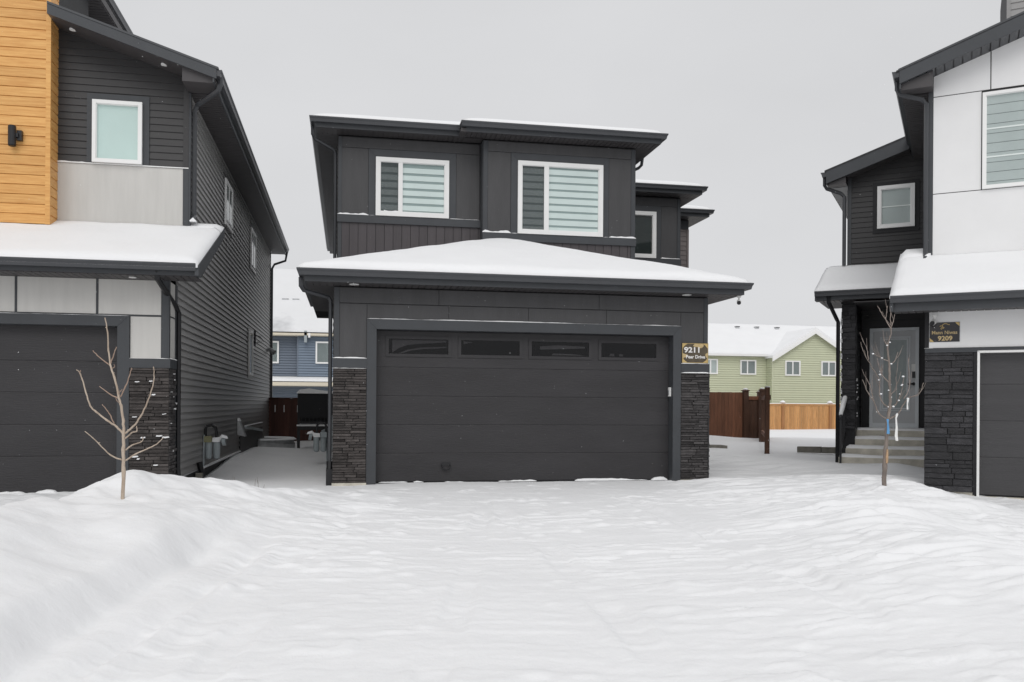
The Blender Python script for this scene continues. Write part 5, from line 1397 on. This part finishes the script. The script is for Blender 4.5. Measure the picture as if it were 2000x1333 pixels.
def post(parent, x, y, z1, s=.07, z0=-.4, m=None, cap=True):
    p = MB().box(x - s, x + s, y - s, y + s, z0, z1).build('post', m or M['fence_post'], parent, recalc=False)
    if cap:
        MB().loft([[(x - s * 1.35, y - s * 1.35, z1), (x + s * 1.35, y - s * 1.35, z1), (x + s * 1.35, y + s * 1.35, z1), (x - s * 1.35, y + s * 1.35, z1)],
                   [(x - s * 1.35, y - s * 1.35, z1 + .03), (x + s * 1.35, y - s * 1.35, z1 + .03), (x + s * 1.35, y + s * 1.35, z1 + .03), (x - s * 1.35, y + s * 1.35, z1 + .03)],
                   [(x - .02, y - .02, z1 + .09), (x + .02, y - .02, z1 + .09), (x + .02, y + .02, z1 + .09), (x - .02, y + .02, z1 + .09)]]).build('post_cap', m or M['fence_post'], p)
        MB().ball((x, y, z1 + .07), s * 1.1, 8, 4, (1, 1, .5)).build('cap_snow', M['ledge_snow'], p, smooth=True)
post(F2, 14.55, 30.42, 1.80, .09)
W = pickets(F2, (14.64, 30.5), (15.15, 30.5), -.25, 1.50, .14, M['fence_post'])
MB().wbox(W, 0, .52, .02, .06, 1.48, 1.62).build('rail', M['fence_brown'], F2)
post(F2, 15.15, 30.5, 1.74)
def along(t):
    return (15.15 + (11.18 - 15.15) * t, 30.5 + (22.05 - 30.5) * t)
pA, pB = along(.0), along(.42)
W = pickets(F2, (*along(.02), 0), (*along(.42), 0), -.2, 1.62, .14, M['fence_brown'])
post(F2, *along(.42), 1.76)
F2t = MB()
a, b = along(0), along(.985)
for z in (1.45, .35):
    MB().loft([[(a[0] - .03, a[1], z), (a[0] + .03, a[1], z), (a[0] + .03, a[1], z + .12), (a[0] - .03, a[1], z + .12)],
               [(b[0] - .03, b[1], z), (b[0] + .03, b[1], z), (b[0] + .03, b[1], z + .12), (b[0] - .03, b[1], z + .12)]]).build('rail', M['fence_brown'], F2)
post(F2, 11.18, 22.05, 1.76, .05, cap=False)
MB().box(11.128, 11.232, 21.995, 22.105, 1.762, 1.785).build('cap_snow', M['ledge_snow'], F2)
MB().box(11.20, 11.29, 22.06, 22.10, 1.42, 1.56).build('rail', M['fence_post'], F2)
F3 = thing('fence', 'honey coloured cedar fence with snow along its top rail in front of the green house', 'fence', (31, 56, -.4))
W = pickets(F3, (22.5, 56), (44, 56), -.8, 1.30, .15, M['fence_cedar'], gap=.014)
MB().wbox(W, 0, 21.5, -.06, .06, 1.30, 1.40).build('top_rail', M['fence_cedar'], F3)
MB().wbox(W, 0, 21.5, -.08, .08, 1.402, 1.43).build('cap_board', M['fence_cedar'], F3)
MB().wbox(W, 0, 21.5, -.07, .075, 1.432, 1.475).build('rail_snow', M['ledge_snow'], F3)
for x in (22.4, 25.96, 29.53, 33.09, 36.66, 40.2):
    MB().box(x - .09, x + .09, 55.88, 56.0, -.8, 1.30).build('post', M['cedar_post'], F3)
    p = MB().box(x - .14, x + .14, 55.86, 56.14, 1.476, 1.52).build('post_cap', M['cedar_post'], F3)
    MB().loft([[(x - .16, 55.85, 1.52), (x + .16, 55.85, 1.52), (x + .16, 56.15, 1.52), (x - .16, 56.15, 1.52)], [(x - .05, 55.95, 1.66), (x + .05, 55.95, 1.66), (x + .05, 56.05, 1.66), (x - .05, 56.05, 1.66)]]).build('cap_snow', M['ledge_snow'], p)

# ------------------------------------------------------------------ saplings and what hangs on one of them
def sapling(name, label, lines, mt, mtw, cat='tree', tw=False):
    base = lines[0][2][0]
    t = thing(name, label, cat, base)
    gz = ground_z(base[0], base[1])
    for i, (r0, r1, pts) in enumerate(lines):
        P = [Vector(p) for p in pts]
        if i == 0:
            P[0].z = gz - .05
        # smooth the polyline
        Q = []
        n = len(P)
        for k in range(n - 1):
            pm, pn = P[max(k - 1, 0)], P[min(k + 2, n - 1)]
            for s in range(4):
                u = s / 4
                Q.append(0.5 * ((2 * P[k]) + (P[k + 1] - pm) * u + (2 * pm - 5 * P[k] + 4 * P[k + 1] - pn) * u * u + (3 * P[k] - pm - 3 * P[k + 1] + pn) * u ** 3))
        Q.append(P[-1])
        rr = random.Random(i)
        N = len(Q)
        rad = []
        for k in range(N):
            f = k / (N - 1)
            r = (.78 if not tw else .85) * (r0 + (r1 - r0) * f ** .8)
            if k % 4 == 0 and 0 < k < N - 1:
                r *= 1.0 + rr.uniform(.05, .28)
            rad.append(r)
        Q = [q + Vector((rr.uniform(-.004, .004), rr.uniform(-.004, .004), 0)) for q in Q]
        mb = MB().tube(Q, rad, 7)
        for k in range(2, N - 1, 3):                           # buds
            if rr.random() < .5:
                d = Vector((rr.uniform(-1, 1), rr.uniform(-1, 1), .6)).normalized()
                mb.tube([Q[k], Q[k] + d * (rad[k] + .012)], [rad[k] * .7, .002], 5)
        if tw and i > 0:                                       # fine side twigs
            for q in range(1 if i in (1, 2, 3, 4) else 3):
                k = rr.randint(N // 4, N - 2)
                d = (Q[min(k + 1, N - 1)] - Q[k - 1]).normalized()
                e = (d + Vector((rr.uniform(-1, 1), rr.uniform(-.6, .6), rr.uniform(.1, .9))) * .8).normalized()
                ln = rr.uniform(.08, .22)
                mb.tube([Q[k], Q[k] + e * ln * .5, Q[k] + (e + Vector((0, 0, .25))) * ln], [.0034, .0027, .0016], 4)
        mb.build('trunk' if i == 0 else 'branch', mt if r0 > .0105 else mtw, t, smooth=True)
    return t
T1 = sapling('young_tree', 'bare young tree with pale upswept branches in the snow bank before the brown stone pier', LT, M['bark'], M['bark_tip'])
T2 = sapling('young_tree', 'thin bare young tree speckled with snow before the grey entry door', RT, M['bark_brown'], M['twig'], tw=True)
sn = MB()
rnd = random.Random(3)
for x, y, z in RS:
    sn.ball((x + rnd.uniform(-.01, .01), y, z + .006), rnd.uniform(.009, .017), 7, 5, (1.2, 1, .7))
sn.build('branch_snow', M['ledge_snow'], T2, kind='stuff', smooth=True)
MB().tube([(6.852, 10.225, .52), (6.850, 10.222, .60), (6.856, 10.222, .70)], [.012, .018, .010], 6).build('peeled_patch', M['bark_wound'], T2)
def ribbon(name, label, pts, w, m):
    t = thing(name, label, 'ribbon', pts[0])
    rings = []
    for k, p in enumerate(pts):
        dx = w * (1 - .25 * math.sin(k * 1.7))
        rings.append([(p[0] - dx, p[1], p[2]), (p[0] + dx, p[1] + .012 * math.sin(k), p[2]), (p[0] + dx, p[1] + .012 * math.sin(k) + .004, p[2]), (p[0] - dx, p[1] + .004, p[2])])
    MB().loft(rings).build('strip', m, t)
ribbon('ribbon', 'blue ribbon tied round the thin snow-speckled tree', [(6.836, 10.19, 1.09), (6.840, 10.185, 1.04), (6.848, 10.19, .98), (6.846, 10.19, .90)], .017, M['ribbon_blue'])
ribbon('ribbon', 'long white ribbon hanging from a low branch of the snow-speckled tree', [(6.970, 10.19, 1.155), (6.958, 10.188, 1.10), (6.968, 10.188, .98), (6.958, 10.188, .88), (6.966, 10.188, .81)], .017, M['ribbon_white'])
ribbon('ribbon', 'short white ribbon hanging in front of the entry door handle side', [(7.104, 10.16, 1.35), (7.100, 10.16, 1.29), (7.102, 10.16, 1.215)], .015, M['ribbon_white'])

# ------------------------------------------------------------------ signs, cameras, meters, small things
S1 = thing('address_sign', 'mirror-brown address sign reading 9211 on the charcoal garage wall', 'sign', (5.72, 13.86, 2.12))
SW = front(13.855)
su0, su1, sz0, sz1 = 5.482, 5.948, 1.958, 2.292
MB().wbox(SW, su0, su1, 0, .012, sz0, sz1).build('plate', M['sign_brown'], S1)
cu, cz = (su0 + su1) / 2, (sz0 + sz1) / 2
MB().ring(SW, su0 + .004, su1 - .004, sz0 + .004, sz1 - .004, .006, .012, .0145).build('border', M['gold'], S1)
def flat(W, pts, n, m, parent, name, t=.0018):
    return MB().wpoly(W, pts, n, n + t).build(name, m, parent)
for sx, szz in ((1, 1), (1, -1), (-1, 1), (-1, -1)):
    x0, z0_ = cu + sx * (su1 - su0) / 2, cz + szz * (sz1 - sz0) / 2
    x0 -= sx * .012; z0_ -= szz * .012
    flat(SW, [(x0, z0_), (x0 - sx * .085, z0_), (x0 - sx * .05, z0_ - szz * .02), (x0 - sx * .025, z0_ - szz * .042), (x0, z0_ - szz * .075)], .012, M['gold'], S1, 'corner_ornament')
flat(SW, [(cu - .01, sz1 - .012), (cu + .14, sz1 - .012), (cu + .15, sz1 - .045), (cu + .12, sz1 - .075), (cu + .08, sz1 - .085), (cu + .04, sz1 - .065), (cu - .02, sz1 - .06), (cu - .04, sz1 - .04)], .0142, M['gold_pale'], S1, 'painted_reflection')  # gold reflection on the mirror plate, painted as flat pale shapes
flat(SW, [(su0 + .012, cz - .005), (su0 + .10, cz - .03), (su0 + .085, cz - .07), (su0 + .04, cz - .075), (su0 + .012, cz - .10)], .0142, M['gold_pale'], S1, 'painted_reflection')
flat(SW, [(su1 - .012, cz + .01), (su1 - .05, cz - .01), (su1 - .055, cz - .045), (su1 - .02, cz - .09), (su1 - .012, cz - .09)], .0142, M['gold_pale'], S1, 'painted_reflection')
letters('9211', .122, SW, cu - .05, cz + .012, .0165, M['white_print'], S1, bold=.03, sx=1.22)
letters('Pear Drive', .078, SW, cu + .005, cz - .088, .0165, M['white_print'], S1, bold=.025)
S2 = thing('address_sign', 'black sign with gold letters and number 9209 on the white garage panel', 'sign', (8.5546, 11.8219, 0), -0.659, world_coords=False)
RW = front(-.014)
MB().wbox(RW, .052, .455, 0, .012, 2.222, 2.512).build('plate', M['sign_black'], S2)
letters('Mann Niwas', .074, RW, .253, 2.337, .014, M['gold_pale'], S2, bold=.012, sx=.93)
letters('9209', .094, RW, .262, 2.243, .014, M['gold_pale'], S2, bold=.03, sx=1.05)
flat(RW, [(.395, 2.507), (.451, 2.507), (.451, 2.45), (.43, 2.472), (.405, 2.495)], .012, M['gold'], S2, 'corner_ornament')
flat(RW, [(.056, 2.226), (.112, 2.226), (.095, 2.245), (.075, 2.262), (.056, 2.285)], .012, M['gold'], S2, 'corner_ornament')
def stroke(pts, r):
    return MB().tube([RW.p(u, .0145, z) for u, z in pts], r, 5).build('emblem', M['gold'], S2)
stroke([(.222, 2.468), (.240, 2.485), (.262, 2.494), (.282, 2.490), (.300, 2.480), (.322, 2.478)], .0045)
stroke([(.188, 2.452), (.205, 2.462), (.225, 2.458), (.232, 2.445), (.215, 2.436), (.228, 2.424), (.243, 2.428), (.246, 2.442)], .006)
stroke([(.208, 2.432), (.206, 2.415), (.222, 2.408)], .005)
def camera_fit(name, label, loc, rotz, body, front_m, world=True):
    t = thing(name, label, 'camera', loc, rotz, world_coords=False)
    MB().cyl((0, .06, .06), (0, 0, 1), .035, .03, 14).build('mount', body, t)
    MB().tube([(0, .06, .06), (0, .03, .0)], .014, 8).build('arm', body, t)
    MB().cyl((0, .07, -.01), (0, -1, -.25), .036, .13, 14).build('housing', body, t)
    MB().cyl((0, -.057, -.042), (0, -1, -.25), .033, .012, 14).build('lens', front_m, t)
    return t
camera_fit('security_camera', 'small white security camera under the right garage eave of the charcoal house', (6.34, 13.52, 2.985), math.radians(-25), M['white_vinyl'], M['near_black'])
k2 = Vector((math.cos(-.659), math.sin(-.659))), Vector((math.sin(.659), math.cos(.659)))
pc = Vector((8.5546, 11.8219)) + k2[0] * .105 - k2[1] * .12
camera_fit('security_camera', 'white and black security camera above the 9209 sign', (pc.x, pc.y, 2.535), -.659 + math.radians(-10), M['white_vinyl'], M['near_black'])
kp = thing('door_keypad', 'white garage keypad on the right jamb of the wide black door', 'keypad', (5.32, 13.97, 1.475))
MB().box(5.300, 5.327, 13.93, 14.0, 1.40, 1.55).build('case', M['white_vinyl'], kp)
MB().box(5.296, 5.300, 13.94, 13.99, 1.42, 1.50).build('cover', M['steel'], kp)
def gas_meter(label, yellow):
    t = thing('gas_meter', label, 'gas meter', (0, 0, 0), 0, 'gas meters on the house sides', world_coords=False)
    for dx in (.13, .295):
        MB().cyl((dx, 0, -.20), (0, 0, 1), .066, .30, 14, .078).build('meter_body', M['meter'], t, smooth=False)
        MB().ball((dx, 0, -.20), .066, 10, 6, (1, 1, .6)).build('meter_bottom', M['meter'], t, smooth=True)
    MB().box(.05, .20, -.10, .10, .10, .22).build('index_head', M['meter_yellow'] if yellow else M['meter'], t)
    MB().tube([(.07, -.02, .2), (.07, -.02, .36), (.10, -.02, .42), (.20, -.02, .44), (.27, -.02, .40), (.29, -.02, .30), (.29, 0, .12)], .030, 8).build('pipe', M['black_metal'], t)
    MB().tube([(.05, -.08, .25), (.045, -.08, -.42), (.03, -.08, -.5)], .018, 8).build('pipe', M['meter'], t)
    MB().cyl((.40, .0, .11), (1, 0, .2), .085, .07, 14).build('regulator', M['meter'], t)
    MB().tube([(.30, .0, .15), (.42, .0, .14)], .022, 8).build('pipe', M['meter'], t)
    MB().loft([[(.21, -.08, .105), (.21, .08, .105), (.22, .06, .19), (.22, -.06, .19)], [(.36, -.08, .105), (.36, .08, .105), (.35, .06, .20), (.35, -.06, .20)],
               [(.40, -.09, .19), (.40, .09, .19), (.40, .06, .25), (.40, -.06, .25)], [(.52, -.07, .17), (.52, .07, .17), (.50, .04, .22), (.50, -.04, .22)]]).build('meter_snow', M['ledge_snow'], t)
    return t
g1 = gas_meter('grey gas meter with a dull yellow head on the left house side wall', True)
g1.scale = g2_scale = (.85, .85, .9)
g1.location = (-2.53, 16.35, .45)
MB().tube([(-.2, 18.55, .70), (-.42, 18.55, .70), (-.5, 18.5, .66)], .03, 8).build('gas_pipe', M['meter'], H)
MB().box(-.30, -.23, 18.2, 18.3, .3, 1.0).build('meter_bracket', M['meter'], H)
g2 = gas_meter('grey gas meter near the charcoal house corner, below the side landing', False)
g2.scale = g2_scale
g2.location = (-.36, 18.4, .46); g2.rotation_euler = (0, 0, math.pi)
MB().tube([(-2.47, 15.7, .22), (-2.44, 15.72, .08), (-2.46, 15.75, -.2)], .05, 6).build('downspout_boot', M['near_black'], L)
MB().box(-2.50, -2.40, 15.5, 15.62, -.4, .05).build('footing_block', M['concrete_dark'], L)
MB().box(-2.50, -2.46, 15.75, 21.6, .088, .118).build('pipe_snow', M['ledge_snow'], L)
# low concrete edging half buried in the yard, and the stoop corner behind the garage
cb = thing('concrete_edging', 'low weathered concrete edging half buried in snow left of the entry steps', 'edging', (12.4, 21.5, -.1))
d = Vector((.78, -.6, 0)).normalized()
p0 = Vector((11.98, 21.9, 0)); p1 = p0 + d * .62; p2 = p0 + d * 1.3
for a, b in ((p0, p1 - d * .01), (p1 + d * .01, p2)):
    nrm = Vector((d.y, -d.x, 0)) * -1
    MB().loft([[a, b, b + nrm * .2, a + nrm * .2], [Vector((*a.xy, .16)), Vector((*b.xy, .17)), Vector((*(b + nrm * .2).xy, .17)), Vector((*(a + nrm * .2).xy, .16))]]).build('block', M['concrete_dark'], cb)
sl = thing('stoop_slab', 'dark slab corner poking from the snow beside the garage stone pier', 'slab', (10.2, 24.3, 0))
MB().loft([[(9.2, 24.2, -.2), (11.2, 24.6, -.2), (11.25, 25.2, -.2), (9.2, 25.2, -.2)], [(9.2, 24.2, .10), (11.2, 24.6, .06), (11.25, 25.2, .06), (9.2, 25.2, .10)]]).build('slab', M['concrete_dark'], sl)
wd = MB()
rnd = random.Random(6)
for k in range(9):
    x, y = -1.42 + rnd.uniform(-.22, .28), 12.9 + rnd.uniform(-.3, .3)
    g = ground_z(x, y)
    h = rnd.uniform(.08, .24)
    lean = rnd.uniform(-.04, .04)
    wd.tube([(x, y, g - .03), (x + lean * .4, y, g + h * .6), (x + lean, y, g + h)], [.0035, .003, .0015], 4)
o = wd.build('weeds', M['weed'], None, kind='stuff'); o['label'] = 'dry weed stalks poking through the snow in the side yard'; o['category'] = 'weeds'

# ------------------------------------------------------------------ a little falling snow
rnd = random.Random(77)
fl = MB()
for k in range(900):
    dpt = rnd.uniform(3.0, 13.0)
    x = rnd.uniform(-.62, .62) * dpt + .186 * dpt
    y = dpt
    z = 1.243 + rnd.uniform(-.16, .48) * dpt
    s = rnd.uniform(.0010, .0024)
    a = Vector((rnd.uniform(-1, 1), rnd.uniform(-1, 1), rnd.uniform(-1, 1))).normalized() * s
    b_ = Vector((rnd.uniform(-1, 1), rnd.uniform(-1, 1), rnd.uniform(-1, 1))).normalized() * s
    p = Vector((x, y, z))
    fl.add([p + a, p - a * .5 + b_, p - a * .5 - b_, p + a.cross(b_).normalized() * s * .6], [(0, 1, 2), (0, 1, 3), (1, 2, 3), (0, 2, 3)])
o = fl.build('snowflakes', M['flake'], None, kind='stuff', recalc=False)
o['label'] = 'light snow falling in front of the three houses'; o['category'] = 'falling snow'

# ------------------------------------------------------------------ which things belong together
GROUPS = {'house': 'houses on the snowy lots', 'fence': 'wooden board fences', 'young_tree': 'bare young trees by the driveway',
          'ribbon': 'ribbons on the thin tree', 'address_sign': 'address signs on the garages', 'security_camera': 'security cameras'}
for o in list(COL.objects):
    if o.parent is None and o.get('category') and not o.get('group'):
        g = GROUPS.get(o.name.split('.')[0])
        if g:
            o['group'] = g
